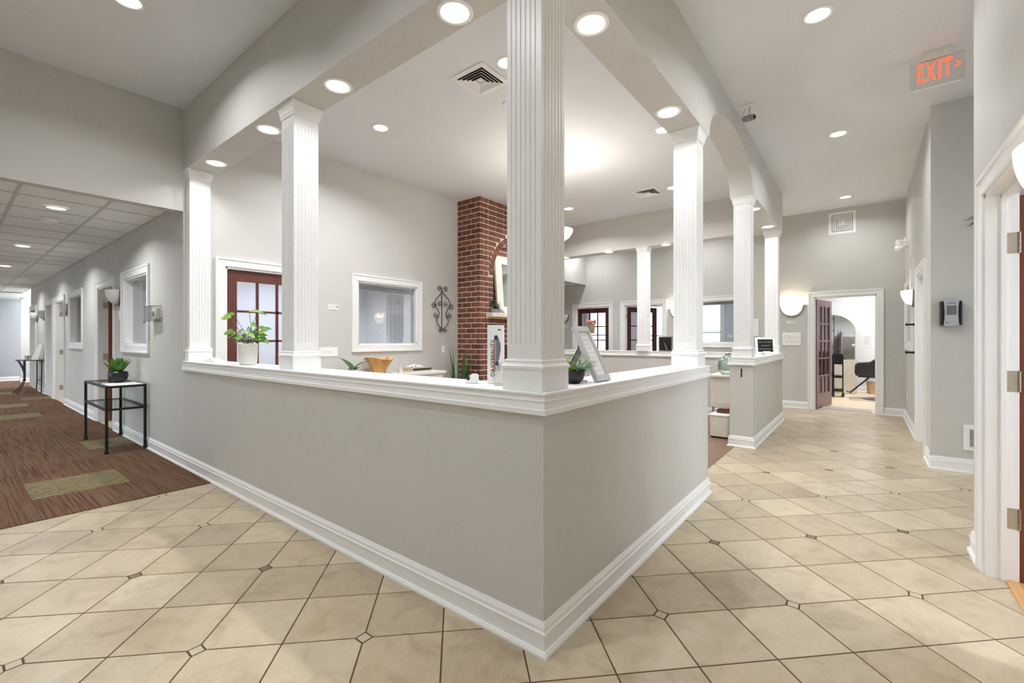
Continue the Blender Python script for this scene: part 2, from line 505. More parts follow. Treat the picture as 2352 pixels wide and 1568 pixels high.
# hall wall (faces -Y)
HALLD = [(-8.28, -7.26), (-12.41, -11.31), (-13.68, -12.78), (-16.48, -15.53)]
HALLW = [(-6.66, -5.59), (-10.64, -9.54)]
o = wall_mb(-16.6, XL, .12, 2.75, [(a, b, 0, 2.05) for a, b in HALLD] + [(a, b, 1.2, 2.055) for a, b in HALLW]).obj('wall_hall', WALL)
tag(o, 'long grey corridor wall with doors and windows', kind='structure')
HW2 = [(-18.9 + 2.35*k, -17.2 + 2.35*k) for k in range(2, 6)]  # unseen low windows added to brighten the corridor ceiling
o = wall_mb(-19.5, -4.465, .12, 2.75, [(a, b, .15, 1.15) for a, b in HW2]).obj('wall_hall_opposite', WALL, None, (0, -2.52, 0))
tag(o, 'grey outer corridor wall with added low daylight openings', kind='structure')
for k, (a, b) in enumerate(HW2):
    w = struct('window_%d' % (30 + k), 'added low daylight window on the unseen outer corridor wall', ((a + b) / 2, -2.40, 0), PI)
    hw = (b - a) / 2
    mb = MB()
    for x0, x1, z0, z1 in [(-hw, -hw + .05, .15, 1.15), (hw - .05, hw, .15, 1.15), (-hw, hw, .15, .20), (-hw, hw, 1.10, 1.15), (-.025, .025, .15, 1.15)]:
        mb.box(x0, x1, .03, .09, z0, z1)
    mb.obj('window_frame', TRIM, w)
    MB().box(-hw + .04, hw - .04, .058, .062, .19, 1.11).obj('pane', GLASS, w)
SM(MB().box(-19.62, -19.5, -2.5, .1, 0, 2.75), 'wall_hall_end', pm('slate_blue_paint', (178, 182, 188), 0.6, 0.012, 2.0), 'pale blue grey wall at the end of the corridor')
SM(MB().box(-18.62, -18.5, -.05, 1.4, 0, 2.62), 'wall_hall_return', WALL, 'short grey return wall near the corridor end')
SM(MB().box(-16.72, -16.6, .12, 1.4, 0, 2.75), 'wall_hall_corner', WALL, 'grey corner wall at the corridor end')
# far wall with doors A, B, window C, door D
FAR_OPEN = [(-4.61, -3.72, 0, 2.045), (-3.345, -2.452, 0, 2.05), (-2.05, -.85, 1.2, 2.055), (.298, 1.176, 0, 2.03)]
o = wall_mb(-8.0, 3.4, .12, H, FAR_OPEN).obj('wall_far', WALL, None, (0, YF, 0))
tag(o, 'grey far wall with doors, windows and a return grille', kind='structure')
# right walls
o = wall_mb(-2.31, 4.72, .12, H, [(-1.985, -1.035, 0, 2.05)]).obj('wall_right_near', WALL, None, (1.53, 0, 0), RZ_RIGHT)
tag(o, 'grey wall on the right with an open doorway', kind='structure')
SM(MB().box(1.53, 3.4, 4.53, 4.65, 0, H), 'wall_right_jog', WALL, 'grey wall facing the camera beside the right corridor')
o = wall_mb(-8.25, -4.65, .12, H, [(-7.85, -6.78, 1.2, 2.07), (-6.0, -5.12, 0, 2.05)]).obj('wall_right_far', WALL, None, (1.54, 0, 0), RZ_RIGHT)
tag(o, 'grey wall along the right corridor', kind='structure')
SM(MB().box(1.65, 3.4, 2.19, 2.31, 0, H), 'wall_recess_near', WALL, 'grey wall of the side passage')
o = wall_mb(-4.65, 1.2, .12, H, [(-3.4, -2.40, .02, 3.2), (-1.9, .1, .45, 2.5)]).obj('wall_recess_end', WALL, None, (3.4, 0, 0), RZ_RIGHT)
tag(o, 'grey end wall of the side passage with the glazed exit', kind='structure')
w = struct('window_40', 'added wide daylight window of the room behind the brown door', (3.4, .9, 0), RZ_RIGHT)  # unseen window added to light the right face of the counter
mb = MB()
for x0, x1, z0, z1 in [(-1.0, -.95, .45, 2.5), (.95, 1.0, .45, 2.5), (-1.0, 1.0, .45, .5), (-1.0, 1.0, 2.45, 2.5), (-.025, .025, .45, 2.5)]:
    mb.box(x0, x1, .03, .09, z0, z1)
mb.obj('window_frame', TRIM, w)
MB().box(-.96, .96, .058, .062, .49, 2.46).obj('pane', GLASS, w)
w = struct('door_20', 'glazed exit doors at the end of the side passage', (3.4, 2.90, 0), RZ_RIGHT)
mb = MB()
for x0, x1, z0, z1 in [(-.50, -.44, .02, 3.2), (.44, .50, .02, 3.2), (-.50, .50, .02, .14), (-.50, .50, 3.1, 3.2), (-.50, .50, 2.2, 2.26)]:
    mb.box(x0, x1, .03, .09, z0, z1)
mb.obj('door_frame', TRIM, w)
MB().box(-.46, .46, .058, .062, .12, 3.12).obj('pane', GLASS, w)
# front of the building, behind the camera: unseen wall, windows added and sized for daylight
o = wall_mb(-4.465, 1.65, .12, H, [(-3.8, -3.1, .8, 2.3), (.3, .7, .8, 2.3)]).obj('wall_front', WALL, None, (0, -4.72, 0))
tag(o, 'grey entrance wall with added daylight openings', kind='structure')
for k, (a, b, c) in enumerate([(-3.8, -3.1, .8), (.3, .7, .8)]):
    w = struct('window_%d' % (20 + k), 'added daylight window in the unseen front wall', ((a + b) / 2, -4.60, 0), PI)
    hw = (b - a) / 2
    mb = MB()
    for x0, x1, z0, z1 in [(-hw, -hw + .05, c, 2.3), (hw - .05, hw, c, 2.3), (-hw, hw, c, c + .05), (-hw, hw, 2.25, 2.3), (-.025, .025, c, 2.3)]:
        mb.box(x0, x1, .03, .09, z0, z1)
    mb.obj('window_frame', TRIM, w)
    MB().box(-hw + .04, hw - .04, .058, .062, c + .04, 2.26).obj('pane', GLASS, w)

# side rooms
def room(name, x0, x1, y0, y1, h, mat, fl, skip='', zf=-.002, label='plain side room behind the doors'):
    mb = MB()
    if 'w' not in skip: mb.box(x0 - .1, x0, y0, y1, 0, h)
    if 'e' not in skip: mb.box(x1, x1 + .1, y0, y1, 0, h)
    if 's' not in skip: mb.box(x0, x1, y0 - .1, y0, 0, h)
    if 'n' not in skip: mb.box(x0, x1, y1, y1 + .1, 0, h)
    SM(mb, 'wall_' + name, mat, 'painted walls of ' + label)
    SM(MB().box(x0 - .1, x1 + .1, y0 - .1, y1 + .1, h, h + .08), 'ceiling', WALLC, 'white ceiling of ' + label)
    SM(MB().box(x0, x1, y0 - (.12 if 's' in skip else 0), y1, -.06, zf), 'floor', fl, 'floor of ' + label)
room('room_behind_reception', -6.95, -4.465, .12, 3.85, 2.7, WALLB, OAKFL, 'se', label='the office behind the reception window')
room('corridor_offices', -16.6, -7.06, .12, 3.3, 2.7, WALL, OAKFL, 's', label='the offices along the corridor')
room('right_office', 1.65, 3.4, -1.2, 2.19, 2.7, WALL, OAKOR, 'wne', zf=.004, label='the room behind the open brown door')
room('salon', -.25, 2.6, 8.37, 12.3, 2.9, WALLW, OAKFL, 's', label='the white salon room')

SM(MB().box(1.60, 1.652, 1.055, 1.967, -.01, .006).box(1.65, 3.38, -1.15, 2.18, -.01, .005), 'floor', OAKOR, 'orange oak floor starting in the near right doorway')
# rear rooms share one shell with windows to the outside
o = wall_mb(-8.0, -.35, .12, 2.9, [(-4.05, -3.30, .5, 2.25), (-2.9, -1.95, .6, 2.3), (-5.9, -4.9, .6, 2.2), (-6.9, -6.1, .6, 2.2)]).obj('wall_rear_room', WALLB, None, (0, 11.2, 0))
tag(o, 'pale blue outer wall of the rear rooms with daylight windows', kind='structure')
SM(MB().box(-.47, -.35, 8.37, 11.2, 0, 2.9).box(-8.1, -8.0, 6.7, 11.3, 0, 2.9), 'wall_rear_room_side', WALLB, 'pale blue side walls of the rear rooms')
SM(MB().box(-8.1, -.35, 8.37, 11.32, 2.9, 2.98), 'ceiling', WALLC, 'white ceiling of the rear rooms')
SM(MB().box(-8.0, -.35, 8.25, 11.2, -.06, -.002), 'floor', OAKFL, 'floor of the rear rooms')
SM(MB().box(-8.1, -4.465, 6.45, 6.57, 0, 2.75), 'wall_rear_hall', WALL, 'grey wall of the rear corridor')
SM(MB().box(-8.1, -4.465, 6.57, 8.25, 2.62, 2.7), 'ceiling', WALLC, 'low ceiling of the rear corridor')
# right corridor window looks into a plain office
room('right_corridor_office', 1.66, 3.4, 4.66, 8.24, 2.7, WALLW, OAKFL, 'wn', label='the office beside the right corridor')

# ground outside
SM(MB().box(-30, 20, -30, 30, -.4, -.3), 'ground', pm('outside_paving', (196, 196, 192), .9), 'paved ground outside the building')

# ------------------------------------------------------------------ floors
floor = SM(MB().box(XL, 3.4, -4.72, 8.25, -.06, -.0018).box(-8.0, XL, 6.57, 8.25, -.06, -.0018), 'floor', GROUT, 'cream stone tile floor laid diagonally with small accents')
SP = 0.6639
OX = CAMX - .4965*1.27*math.cos(YAW) - 1.5068*1.27*math.sin(YAW)
OY = CAMY - .4965*1.27*math.sin(YAW) + 1.5068*1.27*math.cos(YAW)
R2 = math.sqrt(.5)
def lat(a, b):      # lattice to world, unit = one tile
    s = SP / 2
    return OX + s*(a - b)*R2, OY + s*(a + b)*R2
g, cl, bv = .003, .0345, .0015
hs = SP / 4 - g
def tile_poly(h, c):
    return [(-h + c, -h), (h, -h), (h, h), (-h, h), (-h, -h + c)]
tmb = MB().loft([[(x, y, -.009) for x, y in tile_poly(hs, cl)], [(x, y, -bv) for x, y in tile_poly(hs, cl)],
                 [(x, y, 0) for x, y in tile_poly(hs - bv, cl)]])
ah = cl - .0035
amb = MB().loft([[(x*q, y*q, z) for x, y in ((ah, 0), (0, ah), (-ah, 0), (0, -ah))] for q, z in ((1, -.009), (1, -bv), (.96, -.0002))])
def mesh_of(mb, name, mat):
    o = mb.obj(name, mat); me = o.data; bpy.data.objects.remove(o); return me
tile_me, acc_l, acc_d = mesh_of(tmb, 'tile', TILE), mesh_of(amb, 'accent_tile', LITEACC), mesh_of(amb, 'accent_tile', DARKACC)

def tile_zone(x, y, m=.24):
    if -3.52 - m < x < 1.53 + m and -4.6 < y < .0 + m: return True
    if -.25 - m < x < 1.53 + m and 0 <= y < 8.25 + .12: return True
    if 1.4 < x < 3.4 and 2.2 < y < 4.6: return True
    if -7.9 < x <= 0 and 6.6 < y < 8.3: return True
    return False
def view(x, y):
    dx, dy = x - CAMX, y - CAMY
    d = -dx*math.sin(YAW) + dy*math.cos(YAW)
    l = dx*math.cos(YAW) + dy*math.sin(YAW)
    return d, l
def seen(x, y):
    d, l = view(x, y)
    if d < .9 or abs(l) > d*1.141 + .28: return False
    if -3.6 < x and y < .15: return True
    if x > -.3 and y < 8.3 and x < 1.72: return True
    if 1.4 < x < 1.9 and 2.2 < y < 4.6: return True
    return False
cand, rest = [], MB()
for m_ in range(-60, 61):
    for n_ in range(-60, 61):
        x, y = lat(m_ + .5, n_ + .5)
        if not tile_zone(x, y): continue
        rot = {(0, 0): 0, (1, 0): 1, (1, 1): 2, (0, 1): 3}[(m_ % 2, n_ % 2)] * PI/2 + PI/4
        if seen(x, y): cand.append((view(x, y)[0], x, y, rot))
        else: cand.append((1e3 + abs(x) + abs(y), x, y, rot))
cand.sort()
for k, (d, x, y, rot) in enumerate(cand):
    if d < 1e3 and k < 300:
        link('tile', tile_me, floor, (x, y, 0), rot)
    else:
        c, s = math.cos(rot), math.sin(rot)
        rest.add([(x + c*px - s*py, y + s*px + c*py, pz) for px, py, pz in tmb.v], tmb.f)
tag(rest.obj('tile_field', TILES, floor), kind='stuff')
na = 0; restacc = MB()
for i in range(-30, 31):
    for j in range(-30, 31):
        x, y = lat(2*i, 2*j)
        if not tile_zone(x, y, .05): continue
        dark = ((j % 2 == 1) and i > -3 and j < 4) or (i, j) in ((7, 4), (-3, 1))
        if seen(x, y):
            link('accent_tile', acc_d if dark else acc_l, floor, (x, y, 0), PI/4)
        else:
            c, s = math.cos(PI/4), math.sin(PI/4)
            restacc.add([(x + c*px - s*py, y + s*px + c*py, pz) for px, py, pz in amb.v], amb.f)
tag(restacc.obj('accent_field', LITEACC, floor), kind='stuff')

# reception floor: plank vinyl, slightly proud of the tiles
vin = SM(MB().box(XL, -.19, .2, 6.5, -.001, .003), 'floor', WOODFL, 'brown plank floor inside the reception area')

# corridor carpet: square carpet tiles, some olive
carp = SM(MB().box(-19.5, -3.52, -2.4, 0, -.02, .001).box(-19.5, -16.6, 0, 1.4, -.02, .001), 'floor', CARPET, 'brown streaked carpet tile floor of the corridor')
CT = .6096
cme = mesh_of(MB().cbox(-CT/2 + .0008, CT/2 - .0008, -CT/2 + .0008, CT/2 - .0008, 0, .006, .001), 'carpet_tile', CARPET)
cmo = mesh_of(MB().cbox(-CT/2 + .0008, CT/2 - .0008, -CT/2 + .0008, CT/2 - .0008, 0, .0062, .001), 'carpet_tile', CARPETO)
olive = {(1, 1), (4, 0), (7, 2), (10, 1), (10, 2), (15, 0), (13, 1), (18, 1)}
for i in range(26):
    for j in range(4):
        x = -3.52 - CT*(i + .5)
        ya, yb = .16 - CT*j, .16 - CT*(j + 1)
        ya = min(ya, 0); yb = max(yb, -2.4)
        if yb >= ya: continue
        o = link('carpet_tile', cmo if (i, j) in olive else cme, carp, (x, (ya + yb)/2, .001))
        o.scale = (1, (ya - yb)/CT, 1)

# corridor ceiling: lay-in tiles on a grid
hc = SM(MB().box(-19.6, -4.465, -2.4, .05, 2.662, 2.70), 'ceiling', GRID, 'white lay-in tile ceiling of the corridor')
gr = MB()
ys = [0, -.452, -1.062, -1.672, -2.282, -2.4]
xs = [-4.465] + [-5.225 + .6096 - .6096*k for k in range(0, 24)]
for y in ys: gr.box(-19.5, -4.465, max(y - .012, -2.4), min(y + .012, 0), 2.634, 2.664)
for x in xs[1:]: gr.box(x - .009, x + .009, -2.4, 0, 2.6365, 2.664)
gr.obj('grid', GRID, hc)
tcache = {}
for a in range(len(xs) - 1):
    for b in range(len(ys) - 1):
        w, d = xs[a] - xs[a+1], ys[b] - ys[b+1]
        if w < .05 or d < .05 or ys[b] < -1.7: continue
        key = (round(w, 3), round(d, 3))
        if key not in tcache:
            tcache[key] = mesh_of(MB().box(-w/2 + .011, w/2 - .011, -d/2 + .011, d/2 - .011, 0, .02), 'ceiling_tile', TILEC)
        link('ceiling_tile', tcache[key], hc, ((xs[a] + xs[a+1])/2, (ys[b] + ys[b+1])/2, 2.640))

# ------------------------------------------------------------------ baseboards
def baseboard(name, paths, label):
    r = struct(name, label)
    for p in paths: MB().sweep(p, BASE).obj('run', TRIM, r, smooth=20)
hp = []
xx = -16.6
for a, b in sorted(HALLD):
    hp.append([(xx, 0), (a - .096, 0)]); xx = b + .096
hp.append([(xx, 0), (0, 0), (0, 2.41), (-T, 2.41), (-T, 2.2)])
hp = [p for p in hp if (Vector(p[0]) - Vector(p[1])).length > .03]
baseboard('baseboard_front', hp, 'white moulded baseboard along the corridor wall and the counter')
baseboard('baseboard_counter_back', [[(-.9, 6.45), (-T, 6.45), (-T, 4.32), (0, 4.32), (0, 6.70), (-4.3, 6.70)], [(-4.3, 6.45), (-.9, 6.45)]], 'white moulded baseboard round the rear half wall')
baseboard('baseboard_far', [[(-2.35, YF), (.202, YF)], [(1.272, YF), (1.54, YF), (1.54, 6.10)], [(1.54, 5.02), (1.54, 4.53), (3.3, 4.53)]], 'white moulded baseboard along the far and right walls')
baseboard('baseboard_right', [[(1.75, 2.31), (1.53, 2.31), (1.53, 2.082)], [(1.53, .938), (1.53, -4.5)]], 'white moulded baseboard on the near right wall')
baseboard('baseboard_hall_end', [[(-19.5, -2.4), (-19.5, .05)], [(-18.5, -.05), (-18.5, 1.3)]], 'white baseboard at the end of the corridor')
baseboard('baseboard_salon', [[(-.2, 12.3), (2.6, 12.3)]], 'white baseboard in the salon room')
SM(MB().box(-19.5, -18.4, -2.4, .05, 2.50, 2.62), 'trim_3', TRIM, 'white crown band at the end of the corridor')

# ------------------------------------------------------------------ doors and windows
JT = .12
def jamb(parent, w, h, z0=0.0, sill=False, t=JT):
    mb = MB()
    a, b = -w/2, w/2
    mb.box(a - .004, a + .018, -.002, t + .002, z0, z0 + h)
    mb.box(b - .018, b + .004, -.002, t + .002, z0, z0 + h)
    mb.box(a, b, -.002, t + .002, z0 + h - .018, z0 + h + .004)
    if sill: mb.box(a, b, -.002, t + .002, z0 - .004, z0 + .018)
    mb.obj('jamb', TRIM, parent)

def stops(parent, w, h):
    mb = MB()
    mb.box(-w/2 + .018, -w/2 + .03, .055, .075, 0, h - .018).box(w/2 - .03, w/2 - .018, .055, .075, 0, h - .018).box(-w/2 + .018, w/2 - .018, .055, .075, h - .03, h - .018)
    mb.obj('stop', TRIM, parent)

def hinge(parent, loc, rot=0, h=.10):
    mb = MB().cbox(-.03, .03, -.002, .0, -h/2, h/2, .0005)
    o = mb.obj('hinge', BRASSG, parent, loc, rot)
    mb2 = MB().lathe([(.006, -h/2), (.006, h/2)], 8, -.034, 0)
    for sx, sz in ((.012, .035), (.012, -.035), (.018, 0)):
        mb2.box(sx - .004, sx + .004, -.0035, -.001, sz - .004, sz + .004)
    mb2.obj('screws', PEWTER, o)
    return o

def glazed_leaf(parent, w, h, frame_mat, pane_mat, loc, ang, cols=3, rows=5, th=.042, stile=.105, top=.115, bot=.26, mu=.024, handle=False, flip=1):
    r = MB()
    z0, z1 = .008, h
    r.box(0, flip*stile, 0, th, z0, z1).box(flip*(w - stile), flip*w, 0, th, z0, z1)
    r.box(flip*stile, flip*(w - stile), 0, th, z1 - top, z1).box(flip*stile, flip*(w - stile), 0, th, z0, z0 + bot)
    gw, gh = w - 2*stile, h - top - bot - z0
    cw, ch = gw/cols, gh/rows
    for c in range(1, cols): r.box(flip*(stile + c*cw - mu/2), flip*(stile + c*cw + mu/2), .008, th - .008, z0 + bot, z1 - top)
    for q in range(1, rows): r.box(flip*stile, flip*(w - stile), .008, th - .008, z0 + bot + q*ch - mu/2, z0 + bot + q*ch + mu/2)
    leaf = r.obj('door_leaf', frame_mat, parent, loc, ang)
    me = mesh_of(MB().box(-cw/2 + mu/2 - .003, cw/2 - mu/2 + .003, th/2 - .002, th/2 + .002, -ch/2 + mu/2 - .003, ch/2 - mu/2 + .003), 'pane', pane_mat)
    for c in range(cols):
        for q in range(rows):
            link('pane', me, leaf, (flip*(stile + (c + .5)*cw), 0, z0 + bot + (q + .5)*ch))
    if handle:
        hb = MB().lathe([(.026, 0), (.026, .008)], 14)
        hb.v = [(x, -z, y) for x, y, z in hb.v]
        hb.tube([(0, -.005, 0), (0, -.05, 0), (-flip*.1, -.055, 0)], .009, 8)
        hb.obj('handle', BRASSG, leaf, (flip*(w - .06), 0, .96), smooth=40)
    return leaf

def slab_leaf(parent, w, h, mat, loc, ang, th=.042, handle=True, flip=1):
    r = MB().box(0, flip*w, 0, th, .008, h)
    leaf = r.obj('door_leaf', mat, parent, loc, ang)
    if handle:
        hb = MB().lathe([(.026, 0), (.026, .008)], 14)
        hb.v = [(x, -z, y) for x, y, z in hb.v]
        hb.tube([(0, -.005, 0), (0, -.05, 0), (-flip*.1, -.055, 0)], .009, 8)
        hb.obj('handle', BRASSG, leaf, (flip*(w - .06), 0, .96), smooth=40)
    return leaf

def door(n, label, loc, rz, w, h, case=CASE):
    d = struct('door_%d' % n, label, loc, rz)
    MB().frame(w, h, case, sill=False).obj('casing', TRIM, d, smooth=25)
    jamb(d, w, h)
    return d

def window(n, label, loc, rz, w, h, z0, pane=GLASS, py=.07):
    d = struct('window_%d' % n, label, loc, rz)
    MB().frame(w, h, CASE, sill=True, z0=z0).obj('casing', TRIM, d, smooth=25)
    jamb(d, w, h, z0, True)
    MB().box(-w/2 + .016, w/2 - .016, py - .003, py + .003, z0 + .016, z0 + h - .016).obj('pane', pane, d)
    return d

# reception wall: door 110 and its window
d = door(1, 'mahogany glazed door in white casing behind the tall green potted plant', (XL, .825, 0), RZ_LEFT, .90, 2.045)
glazed_leaf(d, .86, 2.02, MAHOG, GLASSF, (-.43, .03, 0), 0, rows=5, handle=True)
stops(d, .90, 2.045)
w = window(1, 'white cased interior window between the room number and the iron scroll', (XL, 2.47, 0), RZ_LEFT, 1.01, .86, 1.195, py=.05)
MB().box(-.49, .47, .105, .165, 1.955, 2.025).obj('blind_headrail', GREY, w)
def drape(parent, x0, x1, z0, z1, y, folds, amp=.018, x0b=None, x1b=None):
    mb = MB(); n = folds*6
    x0b = x0 if x0b is None else x0b; x1b = x1 if x1b is None else x1b
    top = [(x0 + (x1 - x0)*i/n, y + amp*math.sin(2*PI*i/6.0), z1) for i in range(n + 1)]
    bot = [(x0b + (x1b - x0b)*i/n, y + amp*math.sin(2*PI*i/6.0), z0) for i in range(n + 1)]
    back = lambda r: [(x, yy + .004, z) for x, yy, z in reversed(r)]
    mb.loft([top + back(top), bot + back(bot)])
    return mb.obj('curtain', CURTAIN, parent, smooth=60)
drape(w, -.50, -.40, 1.3, 1.95, .20, 2, x1b=-.49)
drape(w, .10, .42, 1.15, 1.95, .20, 4)

# corridor windows and doors
for k, (a, b) in enumerate(HALLW):
    w = window(2 + k, ['white cased corridor window nearest the reception, behind the iron table', 'white cased corridor window between the second and third wall lamps'][k],
               ((a + b)/2, 0, 0), 0, b - a, .855, 1.2, py=.085)
    drape(w, -.1, .5, 1.12, 2.05, .22, 5)
for k, (a, b) in enumerate(HALLD):
    lab = ['white cased corridor doorway behind the black iron table, brown door swung inward', 'white cased corridor doorway just past the second corridor window',
           'white cased corridor doorway with a lever handle', 'last white cased doorway of the corridor'][k]
    d = door(2 + k, lab, ((a + b)/2, 0, 0), 0, b - a, 2.05)
    ww = b - a
    if k in (0, 1):
        slab_leaf(d, ww - .05, 2.02, CHERRY, (-ww/2 + .02, .118, 0), math.radians(78), handle=False)
        for hz in (.25, 1.0, 1.8): hinge(d, (-ww/2 + .0185, .085, hz), -PI/2)
    elif k == 2:
        glazed_leaf(d, ww - .05, 2.02, TRIM, GLASSF, (-ww/2 + .022, .06, 0), 0, cols=1, rows=1, handle=True)
    else:
        glazed_leaf(d, ww - .05, 2.02, TRIM, GLASSF, (-ww/2 + .022, .06, 0), 0, cols=1, rows=1)

# far wall
d = door(6, 'dark mahogany glazed door with a hanging flower basket', (-4.165, YF, 0), 0, .89, 2.045)
glazed_leaf(d, .85, 2.02, MAHOGD, GLASS, (-.425, .05, 0), 0)
d = door(7, 'white cased doorway with its glazed door standing open, behind the rear column', (-2.898, YF, 0), 0, .893, 2.05)
glazed_leaf(d, .85, 2.02, MAHOGD, GLASS, (-.425, .118, 0), math.radians(60))
for hz in (.25, 1.0, 1.8): hinge(d, (-.4282, .085, hz), -PI/2)
w = window(4, 'white cased window on the far wall with bright blinds beyond', (-1.45, YF, 0), 0, 1.2, .855, 1.2)
MB().box(-.58, .58, .09, .15, 1.98, 2.035).obj('blind_headrail', GREY, w)
text('window_lettering', 'ha', .10, INKW, w, (.33, .055, 1.34), shear=.35)
d = door(8, 'white cased doorway into the white salon, glazed door swung inward', (.737, YF, 0), 0, .878, 2.03)
glazed_leaf(d, .82, 2.0, pm('painted_sheen_door', (138, 112, 114), .4, .03, 5.0), pm('dark_door_glass', (62, 42, 48), .12, .2, 5.0), (-.405, .122, 0), math.radians(77), rows=5, mu=.03)  # lilac sheen of the brown door is painted into its frame colour
hd = MB().box(0, .012, 0, .044, .01, 2.0)
hd.obj('door_edge', MAHOG, d, (-.415, .118, 0), math.radians(77))
for hz in (.3, 1.05, 1.78): hinge(d, (-.4205, .085, hz), -PI/2)

# near right doorway
d = door(9, 'white cased doorway at the right edge with three nickel hinges and a brown door', (1.53, 1.51, 0), RZ_RIGHT, .95, 2.05)
stops(d, .95, 2.05)
slab_leaf(d, .90, 2.02, CHERRY, (-.456, .124, 0), math.radians(88), handle=False)
for hz in (.33, 1.05, 1.775): hinge(d, (-.4565, .088, hz), -PI/2, .11)
# right corridor
window(5, 'white cased window at the end of the right corridor', (1.54, 7.315, 0), RZ_RIGHT, 1.07, .87, 1.2, GLASSF)
d = door(10, 'white cased door on the right corridor, next to the jog', (1.54, 5.56, 0), RZ_RIGHT, .88, 2.05)
slab_leaf(d, .84, 2.02, TRIM, (-.42, .06, 0), 0)

# windows to the outside in the rear rooms
for n, (a, b, z0, z1) in enumerate([(-4.05, -3.30, .5, 2.25), (-2.9, -1.95, .6, 2.3), (-5.9, -4.9, .6, 2.2), (-6.9, -6.1, .6, 2.2)]):
    w = struct('window_%d' % (10 + n), 'bright outside window of the rear rooms', ((a + b)/2, 11.2, 0), 0)
    hw = (b - a)/2
    MB().frame(b - a, z1 - z0, CASE, True, z0).obj('casing', TRIM, w, smooth=25)
    mb = MB()
    for x0, x1, q0, q1 in [(-hw, -hw + .04, z0, z1), (hw - .04, hw, z0, z1), (-hw, hw, z0, z0 + .04), (-hw, hw, z1 - .04, z1), (-hw, hw, (z0 + z1)/2 - .02, (z0 + z1)/2 + .02)]:
        mb.box(x0, x1, .05, .09, q0, q1)
    mb.obj('sash', TRIM, w)
    MB().box(-hw + .03, hw - .03, .068, .072, z0 + .03, z1 - .03).obj('pane', GLASS, w)
    if n == 1:
        sl = MB().box(-hw + .02, hw - .02, -.012, .012, -.0012, .0012)
        me = mesh_of(sl, 'blind_slat', WHITE)
        q = z0 + .06
        while q < z1 - .06:
            link('blind_slat', me, w, (0, .02, q), (math.radians(28), 0, 0)); q += .03
        MB().box(-hw + .01, hw - .01, -.005, .04, z1 - .06, z1 - .005).obj('headrail', WHITE, w)

# ------------------------------------------------------------------ columns
def sq(hw, z): return [(-hw, -hw, z), (hw, -hw, z), (hw, hw, z), (-hw, hw, z)]
def fluted(hw, z0, z1, n=6, gw=.011, gd=.0035, margin=.022):
    one = []
    pitch = (2*hw - 2*margin - gw) / (n - 1)
    for k in range(n):
        c = -hw + margin + gw/2 + k*pitch
        one += [(c - gw/2, 0), (c - gw/4, gd), (c + gw/4, gd), (c + gw/2, 0)]
    plain, cut = [], []
    for s in range(4):
        ca, sa = [(1, 0), (0, 1), (-1, 0), (0, -1)][s]
        for lst, deep in ((plain, 0), (cut, 1)):
            for t, dd in [(-hw, 0)] + one:
                x, y = t, -hw + dd*deep
                lst.append((ca*x - sa*y, sa*x + ca*y))
    za, zb = z0 + .07, z1 - .075
    return [[(x, y, z0) for x, y in plain], [(x, y, za) for x, y in plain], [(x, y, za + .006) for x, y in cut],
            [(x, y, zb - .006) for x, y in cut], [(x, y, zb) for x, y in plain], [(x, y, z1) for x, y in plain]]
BZ = 1.052
base_rings = [(.104, BZ), (.104, BZ + .092), (.109, BZ + .094), (.110, BZ + .104), (.104, BZ + .110), (.099, BZ + .118), (.100, BZ + .126), (.096, BZ + .132), (.090, BZ + .134)]
cap_rings = [(.090, 2.868), (.098, 2.870), (.098, 2.885), (.102, 2.892), (.104, 2.915), (.112, 2.940), (.120, 2.950), (.122, 2.959)]
def column_meshes():
    b = mesh_of(MB().loft([sq(*r) for r in base_rings]), 'base', TRIM)
    s = mesh_of(MB().loft(fluted(.091, BZ + .12, 2.872)), 'shaft', TRIM)
    c = mesh_of(MB().loft([sq(*r) for r in cap_rings]), 'capital', TRIM)
    return b, s, c
cb, cs, cc = column_meshes()
COLS = [(-.127, .127, 'white fluted corner column standing on the counter nearest the camera'),
        (-2.255, .137, 'white fluted column on the counter beside the leafy pot plant'),
        (-4.345, .118, 'white fluted half column against the wall at the corridor end of the counter'),
        (-.125, 2.305, 'white fluted column at the end of the short counter beside the opening'),
        (-.125, 4.455, 'white fluted column on the rear half wall next to the opening'),
        (-.125, 6.59, 'white fluted column at the far corner of the rear half wall'),
        (-2.18, 6.50, 'slim looking white column on the rear half wall, seen between the doors')]
for x, y, lab in COLS:
    t = thing('column', lab, 'column', (x, y, 0), 0, 'white square columns carrying the beams')
    link('base', cb, t); link('shaft', cs, t); link('capital', cc, t)

# ------------------------------------------------------------------ lights
ring_me = mesh_of(MB().loft([[(r*math.cos(2*PI*i/28), r*math.sin(2*PI*i/28), z) for i in range(28)] for r, z in ((.095, 0), (.095, -.004), (.086, -.008), (.076, -.007), (.072, -.001))], caps=False), 'trim_ring', WHITE)
lens_me = mesh_of(MB().lathe([(.071, -.001), (.070, -.004)], 28), 'lens', LENSM)
for p in ring_me.polygons: p.use_smooth = True
def can(label, x, y, z, power=1.0, group=None, spread=150, scale=1.0):
    t = thing('recessed_light', label, 'ceiling light', (x, y, z), 0, group)
    t.scale = (scale, scale, scale)
    link('trim_ring', ring_me, t); link('lens', lens_me, t)
    ld = bpy.data.lights.new('lamp', 'AREA')
    ld.shape = 'DISK'; ld.size = .14; ld.energy = CAN_W * power; ld.spread = math.radians(spread)
    ld.color = WARM
    o = bpy.data.objects.new('lamp', ld); COL.objects.link(o); o.parent = t; o.location = (0, 0, -.012)
    return t
G1 = 'recessed lights under the counter beams'
can('recessed light under the front beam next to the corridor column', -3.872, .13, ZB, .26, G1)
can('recessed light under the front beam just left of the second column', -2.757, .131, ZB, .26, G1)
can('recessed light under the front beam right of the second column', -1.746, .136, ZB, .26, G1)
